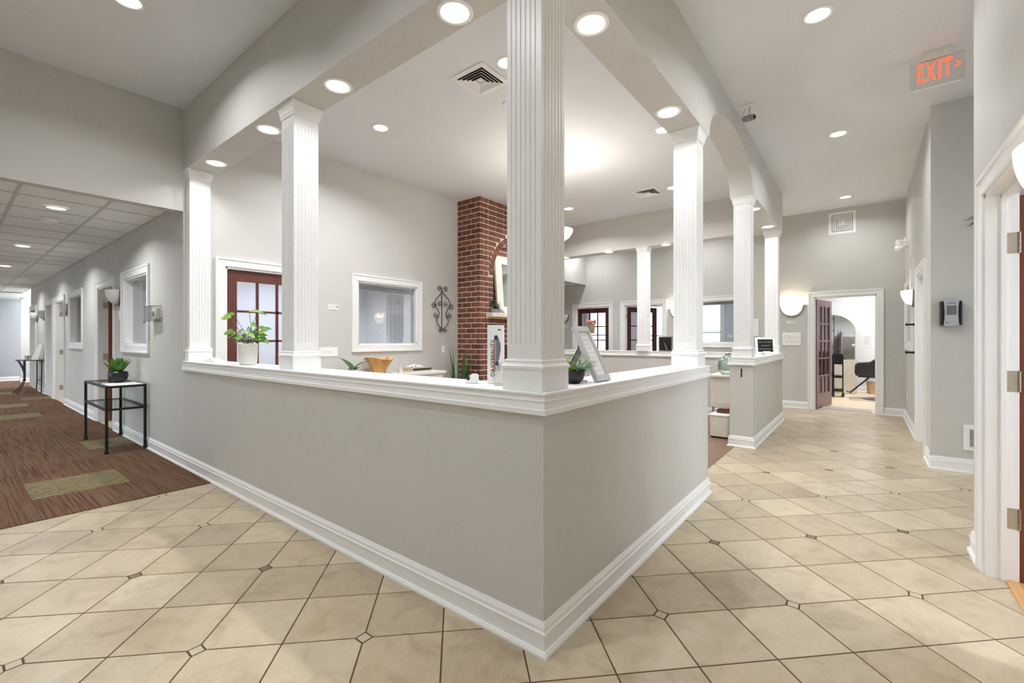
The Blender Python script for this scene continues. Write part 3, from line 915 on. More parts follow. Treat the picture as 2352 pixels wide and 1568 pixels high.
can('large recessed light under the front beam close to the corner column', -.648, .141, ZB, .26, G1)
can('recessed light under the side beam close to the corner column', -.135, .654, ZB, .26, G1)
can('recessed light under the side beam before the arch', -.13, 1.842, ZB, .26, G1)
can('recessed light under the side beam just past the arch', -.118, 5.015, ZB, .26, G1)
can('recessed light under the far end of the side beam', -.118, 6.163, ZB, .26, G1)
can('recessed light under the rear beam furthest left', -3.86, 6.50, ZB, .26, G1)
can('recessed light under the rear beam left of the slim column', -2.88, 6.50, ZB, .26, G1)
can('recessed light under the rear beam right of the slim column', -1.77, 6.50, ZB, .26, G1)
G2 = 'recessed lights in the reception ceiling'
can('recessed ceiling light above the wall window in the reception', -3.121, 1.454, H, 2.6, G2)
can('recessed ceiling light half hidden by the corner column beside the diffuser', -1.321, 1.411, H, 1.4, G2)
can('recessed ceiling light behind the side beam near the arch', -.723, 3.401, H, 1.4, G2)
can('recessed ceiling light beside the small far diffuser', -1.273, 5.364, H, 1.4, G2)
can('recessed ceiling light at the far left of the reception ceiling', -3.081, 5.331, H, 2.6, G2)
G3 = 'recessed lights in the right corridor ceiling'
can('nearest recessed light in the right corridor ceiling', .756, 2.341, H, .78, G3)
can('middle recessed light in the right corridor ceiling', .785, 4.704, H, .78, G3)
can('farthest recessed light in the right corridor ceiling', .776, 7.53, H, .6, G3)
G4 = 'recessed lights in the front hall ceiling'
can('recessed light cut by the top edge over the front hall', -2.914, -.717, H, 1.0, G4)
can('recessed light in the front hall ceiling out of view', -.9, -1.2, H, 1.0, G4)
can('recessed light over the entrance', .6, -2.6, H, 1.0, G4)
can('recessed light over the entrance windows', -2.2, -3.0, H, 1.0, G4)
G5 = 'recessed lights in the corridor ceiling'
for k, (x, lab) in enumerate([(-5.592, 'nearest recessed light in the corridor tile ceiling'), (-8.688, 'second recessed light in the corridor tile ceiling'),
                              (-11.593, 'third recessed light in the corridor tile ceiling'), (-14.6, 'fourth recessed light in the corridor tile ceiling'), (-17.6, 'recessed light at the corridor end')]):
    can(lab, x, -.755, 2.6365, 1.3, G5)
can('recessed light in the rear passage ceiling left of the doors', -4.0, 7.5, H, .8, 'rear passage lights')
can('recessed light in the rear passage ceiling before the far window', -1.6, 7.5, H, .8, 'rear passage lights')
can('recessed light in the side passage', 2.7, 3.4, H, .12, 'side lights')
can('added light in the office behind the reception window', -5.7, 2.0, 2.7, 3.6, 'added office lights')  # unseen office lamps added to brighten the side rooms
can('added light in the first corridor office', -8.6, 1.6, 2.7, .8, 'added office lights')
can('added light in the second corridor office', -11.4, 1.6, 2.7, .8, 'added office lights')
can('added light in the third corridor office', -14.4, 1.6, 2.7, .8, 'added office lights')
can('added light in the room with the brown door', 2.6, 1.0, 2.7, 1.2, 'added office lights')
can('added light in the right corridor office', 2.5, 6.6, 2.7, .8, 'added office lights')
can('salon ceiling light nearest the doorway', .9, 9.6, 2.9, 2.2, 'salon lights')
can('salon ceiling light by the mirror', 1.2, 11.3, 2.9, 2.2, 'salon lights')
can('rear room ceiling light left', -4.2, 9.8, 2.9, .8, 'rear room lights')
can('rear room ceiling light right', -2.0, 9.8, 2.9, 1.0, 'rear room lights')

# wall sconces: half bowl of alabaster in a pewter crescent
def sconce_parts():
    W, Dp, Hh = .178, .125, .195
    bowl = MB(); rows = 10; seg = 18
    rings = []
    for k in range(rows + 1):
        f = k/rows
        q = math.sqrt(max(0, 1 - (1 - f)**2)) if f < 1 else 1.0
        z = -Hh*(1 - f)
        rings.append([(W*q*math.cos(PI + PI*i/seg), Dp*q*math.sin(PI + PI*i/seg) - .016, z) for i in range(seg + 1)])
    bowl.loft(rings, caps=False, closed=False)
    on = mesh_of(bowl, 'bowl', BOWLON); off = mesh_of(bowl, 'bowl', BOWLOFF)
    for me in (on, off):
        for p in me.polygons: p.use_smooth = True
    rim = MB(); n = 26
    out = [(.202*math.cos(PI + PI*i/n), .220*math.sin(PI + PI*i/n)) for i in range(n + 1)]
    inn = [(.165*math.cos(PI + PI*i/n), .178*math.sin(PI + PI*i/n)) for i in range(n + 1)]
    poly = out + inn[::-1]
    rim.loft([[(x, -.028, z) for x, z in poly], [(x, -.002, z) for x, z in poly]])
    rim_me = mesh_of(rim, 'rim', PEWTER)
    back = mesh_of(MB().box(-.155, .155, -.010, -.001, -.09, -.002), 'back_plate', WHITE)
    return on, off, rim_me, back
s_on, s_off, s_rim, s_back = sconce_parts()
def sconce(label, loc, rz, lit=True, power=5.0):
    t = thing('wall_sconce', label, 'wall lamp', loc, rz, 'half bowl wall sconces')
    link('bowl', s_on if lit else s_off, t); link('rim', s_rim, t); link('back_plate', s_back, t)
    if lit:
        ld = bpy.data.lights.new('bulb', 'POINT'); ld.energy = power; ld.shadow_soft_size = .04; ld.color = (1, .9, .72)
        o = bpy.data.objects.new('bulb', ld); COL.objects.link(o); o.parent = t; o.location = (0, -.075, -.01)
    return t
sconce('glowing half bowl sconce above the number 112 on the far wall', (-.045, YF, 1.90), 0, True, 6)
sconce('glowing half bowl sconce right of the open far doorway', (-2.10, YF, 1.92), 0, True, 5)
sconce('half bowl sconce left of the dark glazed door, cut by the corner column', (-5.0, YF, 1.89), 0, False)
sconce('glowing half bowl sconce on the right corridor wall', (1.54, 6.53, 1.92), RZ_RIGHT, True, 4)
sconce('glowing sconce at the right frame edge above the brown door casing', (1.53, .60, 1.87), RZ_RIGHT, True, 14)
sconce('unlit half bowl sconce beside the nearest corridor window', (-6.98, 0, 1.935), 0, False)
sconce('unlit half bowl sconce between the second corridor window and its door', (-10.98, 0, 1.94), 0, False)
sconce('pale half bowl sconce beside the third corridor door', (-14.0, 0, 1.93), 0, False)
sconce('white half bowl sconce beside the last corridor door', (-15.25, 0, 1.93), 0, False)

# pendant bowl hanging in the middle of the reception
t = thing('pendant_lamp', 'glowing bowl pendant peeking out right of the corner column', 'pendant lamp', (-2.06, 3.35, 0))
MB().lathe([(.02, 2.50), (.09, 2.52), (.16, 2.57), (.195, 2.63), (.20, 2.66), (.192, 2.66), (.15, 2.585), (.02, 2.52)], 28).obj('bowl', BOWLON, t, smooth=50)
MB().tube([(0, 0, 2.6), (0, 0, H - .02)], .008, 8).obj('rod', BRASSG, t)
MB().lathe([(.06, H), (.06, H - .02), (.012, H - .04)], 18).obj('canopy', BRASSG, t, smooth=40)
MB().lathe([(.0, 2.455), (.014, 2.465), (.018, 2.485), (.008, 2.51)], 12, caps=False).obj('finial', BRASSG, t, smooth=50)
ld = bpy.data.lights.new('bulb', 'POINT'); ld.energy = 36; ld.shadow_soft_size = .06; ld.color = (1, .965, .89)
o = bpy.data.objects.new('bulb', ld); COL.objects.link(o); o.parent = t; o.location = (0.05, 0, 2.68)

# ------------------------------------------------------------------ brick fireplace
FX, FY0, FY1 = -3.84, 3.85, 5.81            # front face, left side face, far side face
CH, BH = .0850, .0715                        # course height, brick height
fp = thing('brick_fireplace', 'red brick fireplace chimney rising to the ceiling', 'fireplace', (0, 0, 0))
ac_y, ac_z, ar_o, ar_i = 4.83, 2.33, .75, .65
MT_Z = 1.64
# mortar core: side piece, front with arched niche
core = MB().box(XL, FX - .004, FY0 + .004, ac_y - ar_i, 0, H).box(XL, FX - .006, ac_y + ar_i, FY1 - .006, 0, H)
core.box(XL, FX - .16, ac_y - ar_i, ac_y + ar_i, 0, H).box(XL, FX - .006, ac_y - ar_i, ac_y + ar_i, 1.18, MT_Z)
n = 20
topo = [(ac_y + ar_i*math.cos(PI - PI*i/n), ac_z + ar_i*math.sin(PI - PI*i/n)) for i in range(n + 1)]
poly = topo + [(ac_y + ar_i, H), (ac_y - ar_i, H)]
core.loft([[(FX - .16, y, z) for y, z in poly], [(FX - .006, y, z) for y, z in poly]])
core.obj('mortar', MORTAR, fp)
bcache = {}
def brick(cx, cy, cz, lx, ly, lz, rx=0.0):
    key = (round(lx, 3), round(ly, 3), round(lz, 3))
    if key not in bcache:
        c = .003
        a, b, d = lx/2, ly/2, lz/2
        mb = MB().loft([[(-a+c, -b+c, -d), (a-c, -b+c, -d), (a-c, b-c, -d), (-a+c, b-c, -d)], [(-a, -b, -d+c), (a, -b, -d+c), (a, b, -d+c), (-a, b, -d+c)],
                        [(-a, -b, d-c), (a, -b, d-c), (a, b, d-c), (-a, b, d-c)], [(-a+c, -b+c, d), (a-c, -b+c, d), (a-c, b-c, d), (-a+c, b-c, d)]])
        bcache[key] = mesh_of(mb, 'brick', BRICK)
    return link('brick', bcache[key], fp, (cx, cy, cz), (rx, 0, 0))
BL, BD, JN = .190, .092, .0130
nc = int(H / CH)
far_bricks = MB()
for c in range(nc + 1):
    z0 = c*CH + JN; zc = z0 + BH/2
    h = BH
    if z0 + BH > H: h = H - z0 - .002; zc = z0 + h/2
    if h < .02 or zc < .25: continue
    odd = c % 2
    # left side face, laid along X from the corner back to the wall
    x = FX if odd else FX - BD - JN
    while x > XL + .02:
        l = min(BL, x - XL - .004)
        brick(x - l/2, FY0 + BD/2, zc, l, BD, h)
        x -= BL + JN
    # front face, laid along Y from the corner
    y = FY0 + BD + JN if odd else FY0
    first = True
    while y < FY1 - .01:
        l = min(BL, FY1 - y)
        if odd and first: l = BL/2
        first = False
        a, b = y, y + l
        y = b + JN
        # cut by the arch ring, the niche and the firebox
        segs = [(a, b)]
        if MT_Z - .01 < zc:
            if zc < ac_z: half = ar_i + .0
            else:
                q = ar_o**2 - (max(0, zc - ac_z - BH*.3))**2
                half = math.sqrt(q) if q > 0 else -1
            if half > 0: segs = [(a, min(b, ac_y - half)), (max(a, ac_y + half), b)]
        elif zc < 1.18:
            segs = [(a, min(b, 4.50)), (max(a, 5.16), b)]
        if MT_Z - .03 < zc < MT_Z + .07: segs = [(a, min(b, 4.0)), (max(a, 5.66), b)]
        for p, q in segs:
            if q - p > .025:
                if p < 4.75: brick(FX - BD/2, (p + q)/2, zc, BD, q - p, h)
                else: far_bricks.box(FX - BD, FX, p, q, zc - h/2, zc + h/2)
    # niche: reveal and back
    if MT_Z + .06 < zc:
        q = ar_i**2 - max(0, zc - ac_z)**2
        if q > .01:
            half = math.sqrt(q)
            y = ac_y - half + (.02 if odd else .11)
            if zc < ac_z:
                brick(FX - .16 + BD/2 + .002 - .085, ac_y - half + .09, zc, BD, .16, h)
            while y < ac_y + half - .02:
                l = min(BL, ac_y + half - y)
                if y < 4.8: brick(FX - .16 - BD/2 + .006, y + l/2, zc, BD, l, h)
                else: far_bricks.box(FX - .16 - BD, FX - .154, y, y + l, zc - h/2, zc + h/2)
                y += BL + JN
            if zc < ac_z:   # reveal bricks at the left side of the niche
                brick(FX - .075, ac_y - ar_i - BD/2 + .004, zc, .135, BD, h)
# arch ring
rm = (ar_o + ar_i)/2
for k in range(24):
    a = PI - PI*(k + .5)/24
    yy, zz = ac_y + rm*math.cos(a), ac_z + rm*math.sin(a)
    if yy < 4.85: brick(FX - .06 + .004, yy, zz, .12, PI*rm/24 - .012, ar_o - ar_i - .008, rx=a - PI/2)
    else: far_bricks.box(FX - .12, FX + .004, yy - .035, yy + .035, zz - .035, zz + .035)
tag(far_bricks.obj('brick_field', BRICK, fp), kind='stuff')
MB().cbox(FX - .10, FX + .13, 4.02, 5.64, MT_Z, MT_Z + .065, .006).obj('mantel_shelf', STONE, fp)
MB().box(FX - .45, FX - .02, 4.50, 5.16, .0, 1.18).obj('firebox', VENTD, fp)
MB().box(XL + .0, FX + .25, 3.95, 5.7, .003, .09).obj('hearth', STONE, fp)

t = thing('mirror', 'cream framed mirror leaning in the brick niche above the mantel', 'mirror', (FX - .06, 4.83, MT_Z + .065))
t.rotation_euler = (0, math.radians(-4), 0)
MB().add(*(lambda m: (m.v, m.f))(MB().box(-.02, .02, -.48, -.31, 0, 1.0).box(-.02, .02, .31, .48, 0, 1.0).box(-.02, .02, -.31, .31, 0, .13).box(-.02, .02, -.31, .31, .87, 1.0))).obj('frame', OFFW, t)
MB().box(-.008, .004, -.32, .32, .12, .88).obj('glass', MIRROR, t)

# ------------------------------------------------------------------ plants
def leaf_mb(L, W, bend=.5, fold=.25, n=6, tip=1.0, base=.25):
    """leaf along +x, arching down at the tip, folded at the midrib"""
    mb = MB(); rings = []
    for i in range(n + 1):
        t = i/n
        w = W*(base*(1 - t) + math.sin(PI*min(1, t**.85))*(1 - .35*t))*.5
        if i == n: w = W*.02*tip
        a = bend*t
        x = L*(math.sin(a)/bend if bend else t) if abs(bend) > 1e-3 else L*t
        z = -L*(1 - math.cos(a))/bend if abs(bend) > 1e-3 else 0
        up = fold*w
        rings.append([(x, -w, z + up), (x, 0, z), (x, w, z + up), (x, 0, z - .0025)])
    mb.loft(rings, caps=True)
    return mb
def orient(az, el, roll=0.0):
    return (Matrix.Rotation(az, 3, 'Z') @ Matrix.Rotation(-el, 3, 'Y') @ Matrix.Rotation(roll, 3, 'X')).to_euler()

# leafy pot plant on the counter
t = thing('potted_plant', 'leafy green plant in a round white ceramic pot on the counter', 'plant', (-3.17, .14, BZ))
MB().lathe([(.050, 0), (.064, .004), (.071, .03), (.076, .12), (.076, .178), (.072, .182), (.069, .178), (.067, .15), (.0, .148)], 28, caps=False).obj('pot', CERAM, t, smooth=40)
MB().lathe([(.0, .150), (.05, .156), (.067, .150)], 16, caps=False).obj('soil', pm('soil', (70, 58, 46), .95, .3, 40), t)
random.seed(11)
# camera-facing right vector in the plant's frame
Rv = Vector((math.cos(YAW), math.sin(YAW), 0)); Fv = Vector((-math.sin(YAW), math.cos(YAW), 0))
PX = .152/47.0                                # metres per photo pixel at the plant
spec = [(-36, 700, 24, 200, .35), (-37, 708, 26, 190, .3), (13, 692, 28, 10, .25), (22, 694, 20, -20, .3), (16, 722, 16, 30, .2), (28, 734, 18, 5, .25), (30, 738, 17, -15, .3),
        (-14, 748, 26, 150, .5), (-24, 738, 22, 120, .4), (-3, 744, 26, 20, .4), (-30, 750, 30, 195, .5), (12, 744, 20, 160, .3), (18, 752, 24, 60, .5), (36, 748, 22, 10, .3), (32, 757, 22, -10, .3),
        (24, 764, 32, -5, .4), (-22, 748, 28, 200, .4), (4, 764, 24, 10, .5), (14, 758, 26, 20, .4), (-6, 762, 22, 210, .5), (40, 762, 24, -20, .4), (-12, 758, 20, 230, .5), (-20, 768, 14, 250, .5), (8, 750, 22, 80, .4), (2, 735, 18, 120, .4), (20, 735, 20, 170, .35), (-8, 752, 22, 200, .4)]
for k, (dx, py, ln, ad, bend) in enumerate(spec):
    p = Rv*(dx*PX) + Fv*random.uniform(-.07, .07) + Vector((0, 0, (833 - py)*PX))
    left = 90 < ad < 270
    az = (YAW + PI if left else YAW) + random.uniform(-.5, .5)
    el = math.radians(random.uniform(-8, 10) if py < 712 else random.uniform(-35, 20))
    roll = random.uniform(.35, 1.0) * (-1 if left else 1)
    L = ln*PX*1.25
    leaf_mb(L, L*.62, bend*1.6, .18, 8).obj('leaf', LEAFL if k % 3 else LEAFG, t, p, orient(az, el, roll), smooth=60)
    b0 = Vector((random.uniform(-.03, .03), random.uniform(-.03, .03), .15))
    mid = b0.lerp(p, .5) + Vector((0, 0, .03))
    MB().tube([b0, mid, p], .0022, 5).obj('stalk', STEM, t)

# agave in a black bowl on the iron table
t = thing('potted_agave', 'green agave in a black bowl on the iron console table', 'plant', (-6.0, -.19, .756))
t.scale = (.77, .77, .97)
MB().lathe([(.058, 0), (.08, .006), (.112, .04), (.127, .085), (.122, .122), (.104, .138), (.096, .134), (.094, .115), (0, .11)], 28, caps=False, ex=1.0).obj('bowl', POTBLK, t, smooth=40)
random.seed(5)
for k in range(22):
    az = 2*PI*k*.382; el = math.radians(30 + 2.6*k)
    L = .225 - .002*k
    leaf_mb(L, .070, -.35, .35, 6, base=.75).obj('leaf', LEAFG, t, (.03*math.cos(az), .03*math.sin(az), .115), orient(az, el), smooth=60)

# mantel succulents
t = thing('succulent_planter', 'pair of spiky succulents in a grey planter on the brick mantel', 'plant', (FX + .03, 4.20, MT_Z + .065))
MB().lathe([(.07, 0), (.075, .005), (.082, .065), (.076, .066), (.0, .055)], 24, caps=False, ex=.8, ey=1.3).obj('planter', CONC, t, smooth=40)
MB().tube([(0, -.05, .05), (-.005, -.06, .10), (0, -.045, .155)], .010, 6).obj('trunk', STEM, t)
for base, zc, num, L in (((0, -.045), .16, 18, .10), ((0, .045), .08, 22, .115)):
    for k in range(num):
        az = 2*PI*k*.382; el = math.radians(-20 + 95*k/num)
        leaf_mb(L, .018, .2, .3, 3, base=.9).obj('leaf', LEAFB if base[1] > 0 else LEAFD, t, (base[0], base[1], zc), orient(az, el))
t = thing('shell_ornament', 'small cream shell ornament at the foot of the mantel mirror', 'ornament', (FX + .05, 4.36, MT_Z + .065))
mb = MB()
for k in range(18):
    a = k*.62; r = .042 - .0018*k
    mb.add(*(lambda m: ([(x + r*math.cos(a), y + r*math.sin(a)*.8, z + .018 + .0022*k) for x, y, z in m.v], m.f))(MB().lathe([(.0, -.016), (.012, -.012), (.017, 0), (.012, .012), (.0, .016)], 8, caps=False)))
mb.obj('shell', OFFW, t, smooth=60)

# snake plant in the corner by the chimney
t = thing('snake_plant', 'tall snake plant in a dark pot in front of the brick chimney', 'plant', (-4.02, 3.56, .003))
MB().lathe([(.09, 0), (.12, .01), (.15, .40), (.14, .40), (.0, .36)], 20, caps=False).obj('pot', POTBLK, t, smooth=40)
random.seed(3)
for k in range(15):
    az = random.uniform(0, 2*PI); L = random.uniform(.42, .82)
    leaf_mb(L, .042, random.uniform(-.2, .3), .3, 6, base=.8).obj('leaf', LEAFG if k % 3 == 0 else LEAFD, t,
        (.08*math.cos(az), .08*math.sin(az), .36), orient(az, math.radians(random.uniform(80, 89)), random.uniform(-1, 1)), smooth=60)

# black bowl of succulents by the corner column
t = thing('succulent_bowl', 'small black bowl of succulents beside the corner column', 'plant', (-.125, .448, BZ))
MB().lathe([(.022, 0), (.034, .002), (.05, .02), (.058, .05), (.057, .064), (.053, .062), (.05, .052), (0, .05)], 26, caps=False).obj('bowl', POTBLK, t, smooth=40)
def rosette(parent, x, y, z, n, L, W, mat, e0=5, e1=80):
    for k in range(n):
        az = 2*PI*k*.382; el = math.radians(e0 + (e1 - e0)*k/n)
        leaf_mb(L*(1 - .3*k/n), W, .15, .5, 3, base=.6).obj('leaf', mat, parent, (x, y, z), orient(az, el))
rosette(t, .03, .022, .062, 16, .045, .020, LEAFP)
rosette(t, .008, -.028, .062, 14, .042, .020, LEAFL)
rosette(t, -.03, -.01, .075, 12, .055, .012, LEAFL, 20, 85)
rosette(t, -.02, .03, .062, 12, .04, .016, LEAFG)
for k in range(9):
    az = YAW + math.radians(-70 + 17*k)
    leaf_mb(.10, .007, .5, .2, 4, base=.9).obj('blade', LEAFL if k % 2 else LEAFD, t, (0.0, .05, .055), orient(az, math.radians(20 + 6*k)))
MB().tube([(.0, -.05, .06), (-.01, -.045, .12), (0, -.01, .145), (.01, .025, .13), (.02, .04, .08)], .0025, 5).obj('tendril', LEAFL, t)

# ------------------------------------------------------------------ things on the counter
t = thing('picture_frame', 'tall grey sign frame leaning on its black easel leg on the counter', 'sign', (-.05, .626, BZ), PI/2)
fr = link('frame', None, t, (0, 0, .002), (math.radians(-26.5), 0, 0))
MB().box(-.075, -.055, -.010, .012, 0, .315).box(.055, .075, -.010, .012, 0, .315).box(-.055, .055, -.010, .012, 0, .03).box(-.055, .055, -.010, .012, .285, .315).obj('border', GREY, fr)
MB().box(-.058, .058, -.001, .009, .026, .29).obj('card', PAPER, fr)
mb = MB()
random.seed(2)
for k in range(9):
    w_ = random.uniform(.015, .04); z = .26 - .025*k
    mb.box(-w_, w_, -.002, -.001, z, z + .005)
mb.obj('print', pm('pale_print', (222, 222, 222), .7), fr)
MB().loft([[(-.055, .108, .185), (.005, .108, .185), (.005, .113, .185), (-.055, .113, .185)], [(-.065, .205, .004), (-.005, .205, .004), (-.005, .211, .004), (-.065, .211, .004)]]).obj('easel_leg', BLACK, t)

t = thing('bead_bracelet', 'small glass bead bracelet beside the sign frame', 'jewellery', (-.125, .535, BZ))
mb = MB()
for k in range(14):
    a = 2*PI*k/14
    mb.add(*(lambda m: ([(x + .026*math.cos(a), y + .018*math.sin(a), z + .0045) for x, y, z in m.v], m.f))(MB().lathe([(0, -.0045), (.004, -.002), (.004, .002), (0, .0045)], 6, caps=False)))
mb.obj('beads', pm('grey_beads', (190, 188, 182), .3, .3, 90), t, smooth=60)

# printed carton standing behind the corner column
t = thing('display_box', 'white printed carton standing behind the corner column', 'box', (-.425, .205, BZ), YAW - .1)
MB().cbox(-.04, .04, -.02, .02, 0, .288, .001).obj('carton', WHITE, t)
shape = [(-.006, .09), (.008, .09), (.020, .125), (.027, .17), (.026, .195), (.016, .225), (.004, .24), (-.006, .232)]
MB().loft([[(x, -.0206, z) for x, z in shape], [(x, -.020, z) for x, z in shape]]).obj('print_shape', SLATE, t)
MB().box(-.010, .004, -.0212, -.0202, .06, .218).obj('print_portrait', SKIN, t)
MB().box(-.004, .012, -.0214, -.0202, .216, .236).box(.0, .016, -.0214, -.0202, .09, .108).obj('print_hair', INKD, t)
text('lettering', 'OAXXBEAUTY', .028, INKD, t, (-.012, -.0216, .125), (PI/2, -PI/2, 0), .0003)
mb = MB()
for k in range(3): mb.box(.008, .026, -.0212, -.0202, .085 - .010*k, .089 - .010*k)
mb.box(.012, .028, -.0212, -.0202, .262, .268)
mb.obj('small_print', INKB, t)
t = thing('acrylic_stand', 'clear crumpled acrylic holder at the foot of the corner column', 'holder', (-.335, .145, BZ))
random.seed(4)
rings = []
for k, (r, z) in enumerate([(.05, .0), (.048, .02), (.040, .05), (.026, .085), (.018, .11)]):
    rings.append([((r + random.uniform(-.006, .006))*math.cos(2*PI*i/10), .6*(r + random.uniform(-.006, .006))*math.sin(2*PI*i/10), z) for i in range(10)])
MB().loft(rings).obj('holder', ACRYL, t)
t = thing('tape_dispenser', 'small white desk dispenser lying on the counter by the printed carton', 'dispenser', (-.522, .135, BZ), math.radians(35))
t.scale = (.7, .7, .85)
prof = [(-.045, 0), (.045, 0), (.047, .03), (.044, .052), (.0, .055), (-.012, .045), (-.018, .036), (-.042, .026)]
MB().loft([[(x, -.022, z) for x, z in prof], [(x, .022, z) for x, z in prof]]).obj('body', WHITE, t, bevel=.003)
MB().loft([[(.006 + .013*math.cos(2*PI*i/16) - .03, y, .03 + .013*math.sin(2*PI*i/16)) for i in range(16)] for y in (-.0235, .0235)]).obj('wheel', INKD, t)

t = thing('folded_napkins', 'stack of folded white cards beside the corridor column', 'cards', (-3.83, .12, BZ))
MB().box(-.16, .10, -.05, .05, 0, .018).obj('lower_card', PAPER, t)
MB().loft([[(-.15, -.04, .019), (.02, -.04, .019), (.02, .045, .019), (-.15, .045, .019)], [(-.14, -.03, .04), (-.02, -.03, .04), (-.02, .035, .04), (-.14, .035, .04)]]).obj('upper_card', PAPER, t)

# number plates
def plates(label, loc, rz, s):
    t = thing('number_plate', label, 'number sign', loc, rz)
    for k, ch in enumerate(s):
        x = (k - 1)*.052
        p = MB().cbox(-.022, .022, -.032, .032, 0, .005, .001).obj('plate', WHITE, t, (x, 0, 0), (PI/2, 0, 0))
        text('numeral', ch, .052, INKD, p, (0, .003, .0055), (0, 0, 0), .0006)
    return t
plates('three white number tiles reading 110 beside the mahogany door', (XL, 1.612, 1.682), RZ_LEFT, '110')
plates('three white number tiles reading 112 below the glowing far sconce', (-.052, YF, 1.585), 0, '112')
plates('white number tiles below the sconce left of the dark glazed door', (-4.93, YF, 1.587), 0, '116')

def switch(label, loc, rz, gangs=1):
    t = thing('switch_plate', label, 'switch', loc, rz)
    w_ = .036 + .046*(gangs - 1)
    MB().cbox(-w_, w_, -.058, .058, 0, .006, .002).obj('plate', WHITE, t, None, (PI/2, 0, 0))
    for k in range(gangs):
        x = (k - (gangs - 1)/2)*.046
        MB().box(x - .005, x + .005, -.013, -.006, -.011, .011).obj('toggle', OFFW, t)
switch('white triple switch plate on the wall beside the second column', (XL, 1.546, 1.109), RZ_LEFT, 3)
switch('white single switch plate below the iron scroll', (XL, 3.53, 1.112), RZ_LEFT, 1)
switch('white switch plate beside the nearest corridor sconce', (-6.93, 0, 1.60), 0, 1)
switch('white switch plate low on the right corridor wall', (1.54, 7.75, .38), RZ_RIGHT, 1)

# iron scroll decoration
t = thing('wall_scroll', 'dark wrought iron scroll ornament hanging on the reception wall', 'wall decor', (XL + .03, 3.485, 1.745), RZ_LEFT)
def spiral(cx, cz, r0, turns, a0, sgn, n=22):
    return [(cx + r0*(1 - .72*i/n)*math.cos(a0 + sgn*turns*2*PI*i/n), 0, cz + r0*(1 - .72*i/n)*math.sin(a0 + sgn*turns*2*PI*i/n)) for i in range(n + 1)]
def bez(*p, n=14):
    out = []
    for i in range(n + 1):
        t_ = i/n; q = [Vector(v) for v in p]
        while len(q) > 1: q = [q[j].lerp(q[j+1], t_) for j in range(len(q) - 1)]
        out.append(q[0])
    return out
MB().tube([(0, .022, -.34), (0, .022, .36)], .006, 6).obj('spine', SCROLLM, t)
for s_ in (-1, 1):
    MB().tube(bez((0, 0, .30), (s_*.03, 0, .22), (s_*.22, 0, .16), (s_*.15, 0, .04)), .006, 6).obj('upper_curve', SCROLLM, t)
    MB().tube(bez((s_*.15, 0, .04), (s_*.06, 0, -.02), (s_*.06, 0, -.10), (s_*.12, 0, -.12)), .006, 6).obj('waist_curve', SCROLLM, t)
    MB().tube(bez((s_*.08, 0, -.10), (s_*.20, 0, -.20), (s_*.05, 0, -.28), (0, 0, -.32)), .006, 6).obj('lower_curve', SCROLLM, t)
    for cx, cz, r, a0, sg in ((.07, .335, .045, PI, -1), (.06, .10, .045, 0, -1), (.19, .055, .05, PI, -1), (.155, -.085, .042, PI, 1), (.055, -.325, .034, PI, 1)):
        MB().tube(spiral(s_*cx, cz, r, 1.4, a0 if s_ > 0 else PI - a0, sg*s_), .0048, 6).obj('curl', SCROLLM, t)

# ------------------------------------------------------------------ console along the reception wall and what stands on it
t = thing('console_cabinet', 'white topped console cabinet along the reception wall under the window', 'cabinet', (0, 0, 0))
MB().cbox(XL + .015, -3.93, 1.50, 3.20, .765, .80, .004).obj('top', OFFW, t)
MB().box(XL + .02, -3.96, 1.54, 3.16, .06, .765).obj('body', OFFW, t)
for k in range(3):
    dd = MB().cbox(-.255, .255, -.33, .33, 0, .018, .003).obj('door', OFFW, t, (-3.96, 1.82 + .53*k, .41), (PI/2, 0, PI/2))
    MB().lathe([(.008, 0), (.008, .015), (.014, .02), (.014, .026), (0, .03)], 10, caps=False).obj('knob', BRASSG, dd, (.2, .2, .018))
t = thing('root_bowl', 'golden carved teak root bowl on the reception console', 'bowl', (-4.13, 2.16, .80))
random.seed(8)
rings = []
prof = [(.075, 0), (.085, .05), (.12, .12), (.165, .19), (.185, .215), (.175, .212), (.12, .13), (.05, .06)]
ph = [random.uniform(0, 6.28) for _ in range(6)]
for r, z in prof:
    rings.append([(r*(1 + .07*math.sin(3*a + ph[0]) + .05*math.sin(7*a + ph[1]) + .03*math.sin(13*a + ph[2]))*math.cos(a),
                   r*(1 + .07*math.sin(3*a + ph[0]) + .05*math.sin(7*a + ph[1]) + .03*math.sin(13*a + ph[2]))*math.sin(a)*1.05, z + (.016*math.sin(2*a + ph[3]) if z > .1 else 0))
                  for a in [2*PI*i/40 for i in range(40)]])
MB().loft(rings).obj('bowl', WOODGOLD, t, smooth=30)
t = thing('orchid_leaves', 'broad green leaves of a low plant at the left end of the console', 'plant', (-4.1, 1.74, .80))
MB().lathe([(.05, 0), (.07, .01), (.075, .09), (.07, .09), (0, .08)], 18, caps=False).obj('pot', CERAM, t, smooth=40)
for az, el, L in ((YAW + PI - .2, 52, .22), (YAW + .35, 48, .17), (YAW + 1.6, 20, .15), (YAW - 1.4, 15, .15)):
    leaf_mb(L*1.15, .10, .5, .15, 7, base=.7).obj('leaf', LEAFD, t, (0, 0, .085), orient(az, math.radians(el)), smooth=60)
t = thing('reed_diffuser', 'small patterned reed diffuser bottle between the bowl and the books', 'diffuser', (-4.05, 2.44, .80))
MB().lathe([(.032, 0), (.036, .004), (.036, .06), (.028, .068), (.012, .074), (.012, .09), (0, .09)], 18, caps=False).obj('bottle', pm('speckled_bottle', (214, 212, 208), .3, .35, 60), t, smooth=40)
for k in range(6): MB().tube([(0, 0, .05), (.02*math.cos(k*1.05), .028*math.sin(k*1.05), .21)], .0015, 5).obj('reed', OFFW, t)
